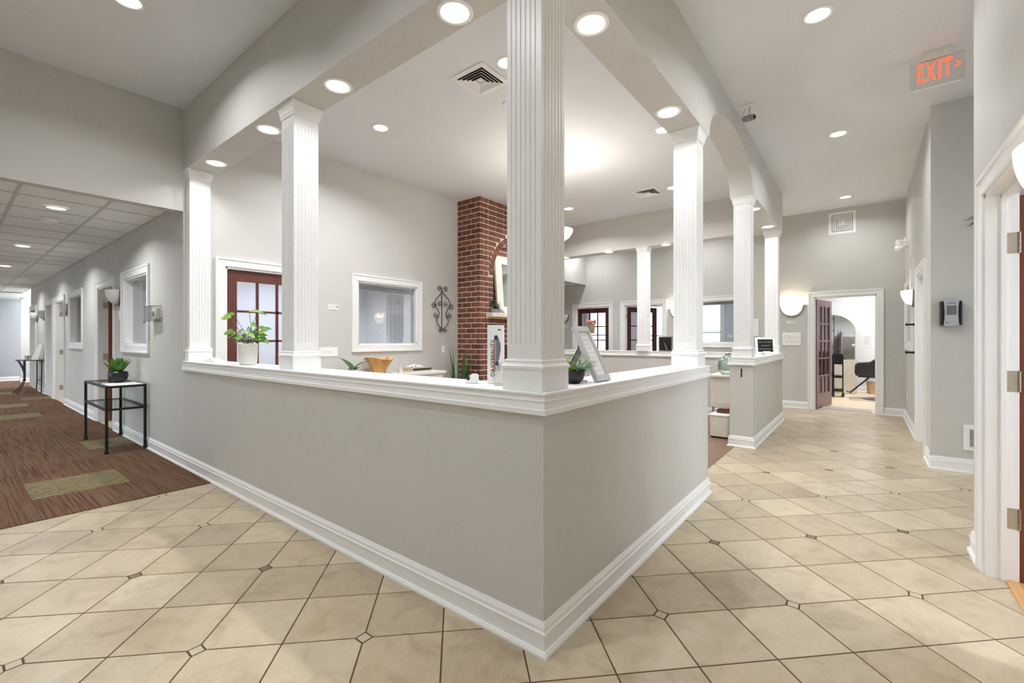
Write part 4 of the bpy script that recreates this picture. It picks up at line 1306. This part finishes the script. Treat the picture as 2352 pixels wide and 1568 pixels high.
t = thing('book', 'thick tan book with a dark spine on the console', 'book', (-4.08, 2.76, .828))
MB().box(-.12, .12, -.17, .17, 0, .034).obj('cover', pm('tan_cover', (206, 182, 160), .6), t)
MB().box(.118, .124, -.165, .165, .004, .031).obj('spine', pm('dark_spine', (66, 50, 44), .5), t)
t = thing('book', 'pale grey book under the tan book on the console', 'book', (-4.08, 2.77, .80))
MB().box(-.125, .125, -.18, .18, 0, .026).obj('cover', pm('grey_cover', (216, 216, 214), .6), t)
t = thing('coral_ornament', 'white knobbly coral garland resting on the stacked books', 'ornament', (-4.08, 2.72, .862))
mb = MB(); random.seed(6)
for k in range(60):
    a = random.uniform(0, 6.28); r = math.sqrt(random.random())*.13
    z = .03*(1 - r/.14) + .012
    q = random.uniform(.008, .014)
    mb.add(*(lambda m: ([(x + r*math.cos(a)*.6, y + r*math.sin(a), z + zz) for x, y, zz in m.v], m.f))(MB().lathe([(0, -q), (q*.8, -q*.5), (q, 0), (q*.8, q*.5), (0, q)], 7, caps=False)))
mb.obj('coral', WHITE, t, smooth=60)

# ------------------------------------------------------------------ corridor furniture
t = thing('console_table', 'black iron console table with two glass shelves in the corridor', 'table', (0, 0, 0))
x0, x1, y0, y1 = -6.69, -5.545, -.372, -.035
for (x, y) in ((x0, y0), (x1, y0), (x0, y1), (x1, y1)):
    MB().loft([sq_ for sq_ in ([(x + a*r, y + b*r, z) for a, b in ((-1, -1), (1, -1), (1, 1), (-1, 1))] for r, z in ((.022, .007), (.020, .02), (.0125, .06), (.0125, .752)))]).obj('leg', BLACKM, t)
for z in (.74, .49):
    for a, b, c, d_ in ((x0, x1, y0 - .011, y0 + .011), (x0, x1, y1 - .011, y1 + .011), (x0 - .011, x0 + .011, y0, y1), (x1 - .011, x1 + .011, y0, y1)):
        MB().box(a, b, c, d_, z - .012, z + .010).obj('rail', BLACKM, t)
    MB().box(x0 + .011, x1 - .011, y0 + .011, y1 - .011, z, z + .008).obj('shelf_glass', GLASST, t)
t = thing('booklet', 'white open booklet under the agave bowl on the iron table', 'booklet', (-5.78, -.19, .751))
MB().loft([[(-.22, -.15, 0), (.20, -.15, 0), (.20, .15, 0), (-.22, .15, 0)], [(-.21, -.145, .004), (.195, -.145, .004), (.195, .145, .004), (-.21, .145, .004)]]).obj('pages', PAPER, t)

t = thing('half_round_table', 'curved leg black iron half round table far down the corridor', 'table', (-14.5, -.02, 0))
n = 16
poly = [(.52*math.cos(PI + PI*i/n), .40*math.sin(PI + PI*i/n)) for i in range(n + 1)]
MB().prism(poly, .785, .793).obj('glass_top', GLASST, t)
MB().tube([(x, y, .782) for x, y in poly] + [(poly[0][0], poly[0][1], .782)], .010, 6).obj('rim', BLACKM, t)
for (xa, ya, xm, ym, xb, yb) in ((-.30, -.36, -.10, -.22, -.34, -.40), (.20, -.36, .06, -.22, .22, -.40), (-.44, -.02, -.40, -.02, -.44, -.03), (.44, -.02, .40, -.02, .45, -.03)):
    MB().tube(bez((xa, ya, .78), (xm, ym, .50), (xm, ym, .25), (xb, yb, .012)), .010, 6).obj('leg', BLACKM, t)
MB().tube([(-.40, -.025, .30), (.40, -.025, .30)], .007, 6).obj('stretcher', BLACKM, t)
t = thing('tea_set', 'small clear glasses on the far corridor table', 'glasses', (-14.7, -.22, .793))
for k in range(3): MB().lathe([(.03, 0), (.034, .002), (.038, .09), (.035, .09), (.031, .008), (0, .006)], 12, caps=False).obj('glass', CLEAR, t, (.1*k - .1, .03*(k % 2), 0), smooth=40)
t = thing('card_stand', 'tall cream folded card on the far corridor table', 'card', (-14.2, -.10, .793), .3)
MB().loft([[(-.14, -.05, 0), (.14, -.05, 0), (.14, -.045, 0), (-.14, -.045, 0)], [(-.02, .03, .36), (.14, .03, .36), (.14, .035, .36), (-.02, .035, .36)]]).obj('card', OFFW, t)
t = thing('blue_scarf', 'dark blue cloth hanging from the far corridor table', 'cloth', (-14.55, -.28, 0))
drape(t, -.07, .07, .28, .78, 0, 3, .02).data.materials[0] = BLUECL

# thermostat in its clear guard
t = thing('thermostat', 'white thermostat under a clear plastic guard by the corridor entrance', 'thermostat', (-5.22, 0, 1.555))
MB().cbox(-.085, .085, -.06, .06, 0, .03, .004).obj('body', WHITE, t, None, (PI/2, 0, 0))
MB().box(-.045, .0, -.033, -.030, -.03, .03).obj('display', pm('lcd', (128, 130, 124), .3), t)
mb = MB().box(-.15, .15, -.085, -.081, -.085, .085).box(-.15, -.146, -.085, 0, -.085, .085).box(.146, .15, -.085, 0, -.085, .085).box(-.15, .15, -.085, 0, .081, .085).box(-.15, .15, -.085, 0, -.085, -.081)
mb.obj('guard', CLEAR, t)
MB().box(-.14, -.10, -.095, -.085, -.098, -.088).obj('lock', INKD, t)

# corridor ceiling bits
t = thing('smoke_detector', 'white round smoke detector on the corridor ceiling', 'detector', (-6.26, -.735, 2.6365))
MB().lathe([(.085, 0), (.085, -.012), (.07, -.035), (.03, -.042), (0, -.042)], 24, caps=False).obj('cover', WHITE, t, smooth=40)
t = thing('ceiling_register', 'white air register in the corridor tile ceiling', 'vent', (-10.75, -.76, 2.6365))
MB().frame(.36, .5, [(0, 0), (0, .006), (.03, .006), (.03, 0)], True, -.25).obj('frame', WHITE, t, None, (PI/2, 0, 0))
me = mesh_of(MB().box(-.18, .18, -.006, .006, -.0015, .0015), 'slat', WHITE)
for k in range(9): link('slat', me, t, (0, -.22 + .055*k, -.006), (.7, 0, 0))

# ------------------------------------------------------------------ vents
def diffuser(label, loc, rot, size, throat=None, d=1.0):
    t = thing('air_diffuser', label, 'vent', loc)
    t.rotation_euler = rot
    h = size/2
    MB().box(-h + .02, h - .02, -h + .02, h - .02, -.003, -.001).obj('throat', throat or VENTD, t)
    t.scale = (1, 1, d)
    mb = MB()
    for a, b in ((h, h - .045),):
        mb.loft([[(-a, -a, -.002), (a, -a, -.002), (a, a, -.002), (-a, a, -.002)], [(-a, -a, -.008), (a, -a, -.008), (a, a, -.008), (-a, a, -.008)],
                 [(-b, -b, -.010), (b, -b, -.010), (b, b, -.010), (-b, b, -.010)], [(-b, -b, -.002), (b, -b, -.002), (b, b, -.002), (-b, b, -.002)]], caps=False)
    mb.obj('frame', WHITE, t)
    k = 0; a = h - .055
    while a > .03:
        b = a - .018
        MB().loft([[(-a, -a, -.018), (a, -a, -.018), (a, a, -.018), (-a, a, -.018)], [(-b, -b, -.005), (b, -b, -.005), (b, b, -.005), (-b, b, -.005)],
                   [(-b + .002, -b + .002, -.006), (b - .002, -b + .002, -.006), (b - .002, b - .002, -.006), (-b + .002, b - .002, -.006)]], caps=False).obj('louvre', WHITE, t)
        a -= .029
    MB().loft([[(-.026, -.026, -.004), (.026, -.026, -.004), (.026, .026, -.004), (-.026, .026, -.004)], [(-.012, -.012, -.016), (.012, -.012, -.016), (.012, .012, -.016), (-.012, .012, -.016)]]).obj('core', WHITE, t)
    return t
diffuser('square white ceiling diffuser left of the corner column', (-1.665, 1.46, H), (0, 0, 0), .385)
diffuser('smaller looking square ceiling diffuser near the rear beam', (-1.65, 5.34, H), (0, 0, 0), .385)
diffuser('square white return grille high on the far wall above the salon door', (.708, YF, 3.31), (-PI/2, 0, 0), .385, pm('grille_shadow', (120, 116, 108), .9), .6)  # grey throat carries the shade between the louvres as colour

t = thing('wall_register', 'small white louvred heater grille low on the wall under the sanitizer', 'vent', (1.885, 4.53, .337))
MB().cbox(-.125, .125, -.12, .12, 0, .02, .006).obj('frame', WHITE, t, None, (PI/2, 0, 0))
MB().box(-.085, .085, -.022, -.019, -.08, .08).obj('recess', pm('grille_grey', (110, 112, 122), .6), t)
me = mesh_of(MB().box(-.085, .085, -.004, .004, -.001, .001), 'slat', GREY)
for k in range(14): link('slat', me, t, (0, -.024, -.072 + .011*k), (.6, 0, 0))

# ------------------------------------------------------------------ right corridor things
t = thing('exit_sign', 'clear edge lit ceiling sign with red EXIT lettering and arrow', 'exit sign', (1.47, 3.4, 3.55))
MB().cbox(-.085, .085, -.028, .028, -.04, .02, .004).obj('housing', OFFW, t)
rr = .03; hw, zt, zb_ = .162, -.038, -.262
pts = []
for cx, cz, a0 in ((hw - rr, zb_ + rr, -PI/2), (hw - .005, zt - .005, 0), (-hw + .005, zt - .005, PI/2), (-hw + rr, zb_ + rr, PI)):
    q = rr if cz < -.1 else .005
    for k in range(5): pts.append((cx + q*math.cos(a0 + PI/2*k/4), cz + q*math.sin(a0 + PI/2*k/4)))
MB().loft([[(x, -.005, z) for x, z in pts], [(x, .005, z) for x, z in pts]]).obj('panel', ACRYL, t)
MB().box(-hw + .02, hw - .02, -.006, .006, zb_ - .004, zb_ + .003).obj('bright_edge', WHITE, t)
for ch, x, w_ in (('E', -.098, 1.0), ('X', -.036, .95), ('I', .016, 1.2), ('T', .062, 1.0)):
    text('letter', ch, .205, EXITR, t, (x, -.0065, -.145), ext=.0015, sx=.44*w_, bold=.0045)
text('arrow', '>', .09, EXITR, t, (.122, -.0065, -.135), ext=.0015, sx=.7, bold=.002)

t = thing('security_camera', 'small grey bullet camera hanging from the ceiling by the arch', 'camera', (.108, 3.415, H))
MB().cbox(-.06, .06, -.03, .03, -.012, 0, .003).obj('mount_plate', WHITE, t)
MB().tube([(.02, 0, -.01), (.02, 0, -.10)], .006, 8).obj('arm', BRASSG, t)
b = MB().lathe([(.0, -.055), (.027, -.055), (.029, -.04), (.029, .05), (.024, .06), (.0, .06)], 16, caps=False)
b.obj('body', pm('grey_plastic', (150, 150, 148), .5, .1, 20), t, (.015, 0, -.125), (0, math.radians(102), math.radians(-28)), smooth=40)
MB().lathe([(.0, .061), (.018, .061), (.02, .056)], 14, caps=False).obj('lens', BLACK, t, (.015, 0, -.125), (0, math.radians(102), math.radians(-28)))
MB().tube([(-.02, 0, -.01), (-.03, 0, -.05), (-.055, 0, -.09), (-.05, .01, -.125), (-.025, .01, -.12)], .003, 6).obj('cable', GREY, t)

t = thing('sanitizer_dispenser', 'chrome and black hand sanitizer dispenser on the right wall', 'dispenser', (1.668, 4.53, 1.52))
def rrect(w, h, y, bow=.0, inset=.0):
    out = []
    for i in range(9): out.append((-w + 2*w*i/8, y, h + bow*(1 - (2*i/8 - 1)**2)))
    for i in range(7): s_ = 1 - 2*(i + 1)/8; out.append((w - inset*(1 - s_*s_), y, h*s_))
    for i in range(9): out.append((w - 2*w*i/8, y, -h - bow*(1 - (2*i/8 - 1)**2)))
    for i in range(7): s_ = -1 + 2*(i + 1)/8; out.append((-w + inset*(1 - s_*s_), y, h*s_))
    return out
MB().loft([rrect(.075, .112, 0, .01), rrect(.077, .114, -.06, .012), rrect(.068, .108, -.085, .012)]).obj('body', BLACK, t, smooth=40)
MB().loft([rrect(.054, .118, -.05, .012, .007), rrect(.054, .117, -.092, .012, .007), rrect(.050, .113, -.097, .011, .007)]).obj('cover', pm('silver_plastic', (190, 192, 200), .3, .03, 8, metal=.3), t, smooth=40)
MB().box(-.034, .034, -.0985, -.09, -.018, .072).obj('sight_window', pm('smoked_window', (118, 116, 110), .2, .15, 18), t)
text('brand_lettering', 'PURELL', .017, INKB, t, (0, -.0985, .095), shear=.25)
MB().lathe([(0, 0), (.006, 0)], 10, caps=False).obj('indicator', INKD, t, (-.03, -.0982, -.09), (PI/2, 0, 0))

t = thing('twig_decor', 'thin dark twig ornament on the wall above the sanitizer dispenser', 'wall decor', (1.90, 4.53, 2.39))
for pts_ in ([(0, -.01, .03), (-.06, -.03, .045), (-.11, -.02, .02)], [(0, -.01, .0), (-.07, -.03, .02), (-.14, -.015, .008)], [(0, -.01, -.01), (-.06, -.03, -.02), (-.12, -.02, -.055)], [(0, -.01, -.01), (-.08, -.02, -.02), (-.10, -.03, -.05)], [(0, -.01, -.02), (.1, -.02, .03), (.15, -.02, .0)]):
    MB().tube(pts_, .005, 5, .3).obj('twig', BLACKM, t)

t = thing('emergency_light', 'white twin head emergency light high on the right corridor wall', 'emergency light', (1.54, 7.6, 2.74), RZ_RIGHT)
MB().cbox(-.13, .13, -.06, .06, 0, .05, .008).obj('housing', WHITE, t, None, (PI/2, 0, 0))
for s_ in (-1, 1):
    MB().lathe([(.0, 0), (.03, 0), (.05, .05), (.055, .075), (.045, .08), (0, .07)], 16, caps=False).obj('lamp_head', WHITE, t, (s_*.09, -.06, -.045 + .05*(s_ > 0)), (math.radians(105), 0, s_*.5), smooth=40)
for k, zz in enumerate((1.466, 1.097)):
    t = thing('door_stop', ['upper black wall stop beside the right corridor door', 'lower black wall stop beside the right corridor door'][k], 'door stop', (1.54, 6.42, zz), RZ_RIGHT)
    MB().lathe([(.018, 0), (.018, .02), (.012, .022), (.012, .075), (.018, .08), (.018, .095), (0, .097)], 12, caps=False).obj('stop', BLACK, t, None, (PI/2, 0, 0), smooth=40)
t = thing('notice', 'narrow white notice panel on the right corridor wall', 'notice', (1.54, 6.40, 2.06), RZ_RIGHT)
MB().cbox(-.05, .05, -.14, .14, 0, .05, .004).obj('panel', WHITE, t, None, (PI/2, 0, 0))

# signs on the far wall
t = thing('hanging_sign', 'white hanging sign with a cord below the number 112', 'sign', (-.045, YF, 1.155))
MB().cbox(-.147, .147, 0, .24, 0, .012, .002).obj('board', WHITE, t, (0, -.003, 0), (PI/2, 0, 0))
MB().tube([(-.13, -.008, .235), (0, -.006, .30), (.13, -.008, .235)], .003, 5).obj('cord', OFFW, t)
mb = MB().box(-.04, .12, -.0165, -.0155, .150, .154).box(-.10, .09, -.0165, -.0155, .07, .073)
mb.obj('print', INK, t)
MB().tube([(-.075 + .045*math.cos(2*PI*i/20), -.016, .15 + .045*math.sin(2*PI*i/20)) for i in range(21)], .0015, 4).obj('logo', INK, t)
t = thing('paper_notice', 'white notice on the far wall between the two rear columns', 'notice', (-.64, YF, 1.50))
MB().cbox(-.05, .05, -.165, .165, 0, .012, .002).obj('sheet', WHITE, t, None, (PI/2, 0, 0))

# hanging flower basket on the dark door
t = thing('hanging_basket', 'wicker basket of pink flowers hanging on the dark glazed door', 'basket', (-4.20, YF + .01, 1.41))
MB().lathe([(.07, 0), (.085, .01), (.10, .24), (.094, .24), (0, .2)], 18, caps=False, ey=.5).obj('basket', WICKER, t, smooth=40)
MB().tube([(0, .02, .24), (0, .03, .62)], .005, 5).obj('cord', WICKER, t)
pm_ = mesh_of(MB().lathe([(0, -.03), (.022, -.024), (.036, 0), (.026, .02), (0, .024)], 9, caps=False), 'blossom', PINK)
random.seed(9)
for k in range(16): link('blossom', pm_, t, (random.uniform(-.11, .11), random.uniform(-.05, .03), .26 + random.uniform(0, .06)), (random.random(), random.random(), 0))

# rear half wall things
t = thing('picture_frame', 'small dark backed photo frame on the rear half wall', 'picture frame', (-1.80, 6.56, BZ))
mb = MB().box(-.125, .125, -.01, .008, 0, .018).box(-.125, .125, -.01, .008, .25, .268).box(-.125, -.107, -.01, .008, .018, .25).box(.107, .125, -.01, .008, .018, .25)
mb.obj('frame', pm('taupe_frame', (122, 112, 100), .5), t)
MB().box(-.11, .11, -.006, .004, .015, .255).obj('backing', BLACK, t)
MB().loft([[(-.03, -.007, .16), (-.005, -.007, .16), (-.005, -.010, .16), (-.03, -.010, .16)], [(.05, -.085, .003), (.09, -.085, .003), (.09, -.088, .003), (.05, -.088, .003)]]).obj('strut', INKD, t)
t = thing('chalk_sign', 'white framed black sign with chalk script on the rear half wall', 'sign', (-.13, 6.02, BZ), math.radians(22))
fr = link('frame', None, t, (0, 0, .002), (math.radians(-14), 0, 0))
mb = MB().box(-.13, .13, -.012, .008, 0, .03).box(-.13, .13, -.012, .008, .22, .25).box(-.13, -.10, -.012, .008, .03, .22).box(.10, .13, -.012, .008, .03, .22)
mb.obj('border', WHITE, fr)
MB().box(-.105, .105, -.006, .004, .025, .225).obj('board', BLACK, fr)
random.seed(12)
mb = MB()
for zz, a, b in ((.18, -.09, .09), (.125, -.055, .06), (.075, -.085, .085)):
    x = a; pts_ = []
    while x < b:
        pts_.append((x, -.0068, zz + random.uniform(-.009, .009))); x += .006
    mb.tube(pts_, .0016, 4)
mb.obj('script', INKW, fr)
MB().box(-.02, .02, .004, .09, .0, .004).obj('foot', WHITE, t)
t = thing('mini_easel', 'tiny brown easel with a white card in front of the chalk sign', 'card stand', (-.115, 5.72, BZ))
MB().tube([(-.02, 0, .0), (0, .012, .05), (.02, 0, 0)], .004, 5).tube([(0, .012, .05), (0, .035, .0)], .003, 5).obj('easel', WALNUT, t)
MB().box(-.0, .09, -.010, -.006, .02, .05).obj('card', PAPER, t)
t = thing('strike_plate', 'dark slot on the end of the rear half wall', 'strike plate', (-.122, 4.32, .875))
MB().box(-.008, .008, -.003, 0, -.05, .05).obj('plate', INKD, t)

# bottle and tray end on the desk behind the sign frame
t = thing('pump_bottle', 'small white bottle behind the leaning sign frame', 'bottle', (-.34, 1.10, .94))
MB().lathe([(.035, 0), (.038, .004), (.038, .13), (.03, .145), (.014, .152), (.014, .17), (0, .172)], 18, caps=False).obj('bottle', CERAM, t, smooth=40)
t = thing('reception_shelf', 'white inner shelf behind the short counter', 'shelf', (0, 0, 0))
MB().cbox(-.62, -.26, .5, 2.3, .91, .94, .003).obj('board', OFFW, t)
for yy in (.55, 1.4, 2.25): MB().box(-.60, -.255, yy - .012, yy + .012, .003, .91).obj('support', OFFW, t)

# desk return seen through the opening
t = thing('desk_return', 'white desk end with a panel seen through the side opening', 'desk', (0, 0, 0))
MB().cbox(-.75, -.275, 5.30, 6.40, .735, .765, .004).obj('top', OFFW, t)
MB().box(-.725, -.28, 5.34, 5.365, .31, .735).obj('end_panel', OFFW, t)
MB().frame(.34, .32, [(0, 0), (0, .006), (.02, .002), (.02, 0)], True, .37).obj('panel_mould', OFFW, t, (-.50, 5.34, 0))
for (x, y) in ((-.71, 5.42), (-.30, 5.42), (-.71, 6.36), (-.30, 6.36)):
    MB().box(x - .015, x + .015, y - .015, y + .015, .003, .735).obj('leg', BRASSG, t)
t = thing('glass_demijohn', 'pale green glass jug on the desk end by the opening', 'vase', (-.53, 5.47, .765))
MB().lathe([(.06, 0), (.085, .006), (.115, .05), (.13, .12), (.12, .19), (.085, .24), (.04, .27), (.03, .29), (.034, .30), (.028, .30), (.025, .285), (.08, .235), (.114, .185), (.124, .12), (.11, .055), (.08, .012), (0, .01)], 28, caps=False).obj('jug', GREENG, t, smooth=50)
MB().tube([(-.02, 0, .285), (.03, .01, .30), (.05, 0, .29)], .008, 6).obj('tie', BLACK, t)
t = thing('pedal_bin', 'cream rectangular pedal bin inside the reception opening', 'bin', (-.455, 4.80, .003))
def rbox(w, d, r, z, n=5):
    out = []
    for cx, cy, a0 in ((w - r, -d + r, -PI/2), (w - r, d - r, 0), (-w + r, d - r, PI/2), (-w + r, -d + r, PI)):
        for k in range(n): out.append((cx + r*math.cos(a0 + PI/2*k/(n - 1)), cy + r*math.sin(a0 + PI/2*k/(n - 1)), z))
    return out
MB().loft([rbox(.104, .13, .03, 0), rbox(.107, .133, .03, .02)]).obj('base', BLACK, t)
MB().loft([rbox(.107, .133, .03, .021), rbox(.114, .14, .03, .275)]).obj('body', CREAM, t, smooth=40)
MB().loft([rbox(.118, .144, .03, .278), rbox(.118, .144, .03, .296), rbox(.108, .134, .03, .304)]).obj('lid', CREAM, t, smooth=40)
MB().box(.10, .135, -.02, .06, .235, .30).obj('hinge_block', BLACK, t)
t = thing('wooden_tray', 'dark walnut tray resting on the bin lid', 'tray', (-.41, 4.87, .307))
mb = MB().box(-.10, .10, -.07, .07, 0, .006)
mb.loft([[(-.10, -.07, .006), (.10, -.07, .006), (.10, .07, .006), (-.10, .07, .006)], [(-.105, -.075, .04), (.105, -.075, .04), (.105, .075, .04), (-.105, .075, .04)],
         [(-.095, -.065, .04), (.095, -.065, .04), (.095, .065, .04), (-.095, .065, .04)], [(-.09, -.06, .008), (.09, -.06, .008), (.09, .06, .008), (-.09, .06, .008)]], caps=False)
mb.obj('tray', WALNUT, t)

# ------------------------------------------------------------------ salon room beyond door
t = thing('arched_mirror', 'tall arched mirror leaning on the salon wall', 'mirror', (.42, 11.95, 0))
t.rotation_euler = (math.radians(-5), 0, 0)
pts = [(-.42, 0), (.42, 0), (.42, 1.45)] + [(.42*math.cos(PI*i/16), 1.45 + .42*math.sin(PI*i/16)) for i in range(1, 16)] + [(-.42, 1.45)]
MB().loft([[(x, 0, z) for x, z in pts], [(x, .02, z) for x, z in pts]]).obj('glass', MIRROR, t)
MB().tube([(x, 0, z) for x, z in pts] + [(pts[0][0], 0, pts[0][1])], .010, 6).obj('frame', BRASSG, t)
t = thing('salon_cabinet', 'pale wood cabinet door leaning in front of the arched mirror', 'cabinet', (.62, 11.62, 0))
t.rotation_euler = (math.radians(-4), 0, 0)
MB().box(-.20, .26, 0, .02, .01, .80).obj('panel', pm('pale_wood', (206, 196, 184), .4, .08, 4, stretch=(8, 1, 1)), t)
t = thing('salon_chair', 'black salon chair cut by the salon door jamb', 'chair', (1.28, 10.75, 0))
MB().loft([[(-.40, -.24, .47), (.30, -.26, .44), (.30, .26, .44), (-.40, .24, .47)], [(-.43, -.27, .56), (.30, -.30, .5), (.30, .30, .5), (-.43, .27, .56)],
           [(-.42, -.27, .76), (-.05, -.30, .80), (-.05, .30, .80), (-.42, .27, .76)]]).obj('seat_shell', LEATHER, t, bevel=.03, smooth=60)
MB().loft([[(-.20, -.28, .76), (.30, -.30, .60), (.30, .30, .60), (-.20, .28, .76)], [(.10, -.28, 1.0), (.34, -.28, 1.0), (.34, .28, 1.0), (.10, .28, 1.0)]]).obj('backrest', LEATHER, t, bevel=.03, smooth=60)
MB().tube([(0, 0, .03), (0, 0, .48)], .03, 10).obj('post', BLACK, t)
MB().lathe([(0, .03), (.30, .012), (.31, .004), (.31, 0)], 28, caps=False).obj('base', pm('steel_base', (130, 132, 138), .3, .05, 10, metal=.8), t, smooth=40)
for s_ in (-.10, .10):
    MB().tube([(-.18, s_, .46), (-.50, s_, .12)], .011, 6).obj('footrest_arm', BLACK, t)
MB().tube([(-.50, -.16, .12), (-.50, .16, .12)], .012, 6).tube([(-.50, 0, .12), (-.58, 0, .14)], .010, 6).obj('footrest', BLACK, t)
t = thing('coat_rack', 'slim black iron rack behind the open salon door', 'rack', (.47, 10.5, 0))
for dx in (-.025, .025):
    MB().tube([(dx, 0, .0), (dx, 0, 1.80)], .007, 6).obj('upright', BLACK, t)
for zz in (.12, .45, .85, 1.1, 1.45, 1.72): MB().tube([(-.03, 0, zz), (.035, -.02, zz)], .006, 5).obj('rung', BLACK, t)
t = thing('salon_trolley', 'black salon trolley with wheels beside the rack', 'trolley', (.55, 10.85, 0))
for zz in (.12, .42, .72): MB().cbox(-.10, .10, -.15, .15, zz, zz + .05, .004).obj('tray', BLACK, t)
for (x, y) in ((-.09, -.14), (.09, -.14), (-.09, .14), (.09, .14)):
    MB().box(x - .008, x + .008, y - .008, y + .008, .06, .92).obj('post', BLACK, t)
    MB().lathe([(0, -.012), (.03, -.012), (.03, .012), (0, .012)], 14, caps=False).obj('wheel', INKD, t, (x, y, .031), (PI/2, 0, 0))
MB().box(-.09, .09, -.13, .13, .77, .95).obj('hair_tools', BLACK, t)
t = thing('towel_basket', 'tan basket with a grey towel under the salon chair', 'basket', (1.21, 12.0, 0))
MB().lathe([(.13, 0), (.14, .01), (.16, .28), (.15, .28), (0, .25)], 18, caps=False).obj('basket', CARDB, t, smooth=40)
MB().lathe([(.14, .26), (.18, .29), (.17, .36), (.10, .39), (0, .39)], 14, caps=False).obj('towel', pm('grey_towel', (176, 180, 192), .9, .1, 30, .4, 120), t, smooth=60)
t = thing('wall_paper', 'printed paper pinned to the salon wall', 'notice', (1.08, 12.3, 1.23))
MB().cbox(-.095, .095, -.15, .15, 0, .004, .001).obj('sheet', PAPER, t, None, (PI/2, 0, 0))
mb = MB()
for k in range(10): mb.box(-.07, random.uniform(.03, .07), -.0052, -.0045, .11 - .022*k, .114 - .022*k)
mb.obj('print', INK, t)
t = thing('door_mat', 'grey woven mat just inside the salon doorway', 'mat', (.76, 8.62, -.002))
MB().cbox(-.36, .36, -.20, .20, 0, .012, .004).obj('mat', MATG, t)
t = thing('round_stool', 'blue grey cushioned stool seen beside the arched mirror', 'stool', (.20, 11.45, 0))
MB().lathe([(0, .42), (.16, .42), (.19, .46), (.19, .52), (.15, .56), (0, .57)], 20, caps=False).obj('cushion', BLUECL, t, smooth=50)
for k in range(3): MB().tube([(.06*math.cos(k*2.1), .06*math.sin(k*2.1), .42), (.16*math.cos(k*2.1), .16*math.sin(k*2.1), .01)], .012, 6).obj('leg', BLACK, t)
# rear room plant and curtain seen through the open doorway
t = thing('floor_fern', 'wispy green palm in the bright room beyond the open doorway', 'plant', (-2.75, 10.2, 0))
MB().lathe([(.10, 0), (.13, .01), (.15, .30), (.14, .30), (0, .27)], 18, caps=False).obj('pot', CERAM, t, smooth=40)
random.seed(15)
for k in range(14):
    az = 2*PI*k*.382
    leaf_mb(random.uniform(.7, 1.1), .10, .9, .25, 8, base=.2).obj('frond', LEAFB, t, (0, 0, .28), orient(az, math.radians(random.uniform(55, 80))), smooth=60)
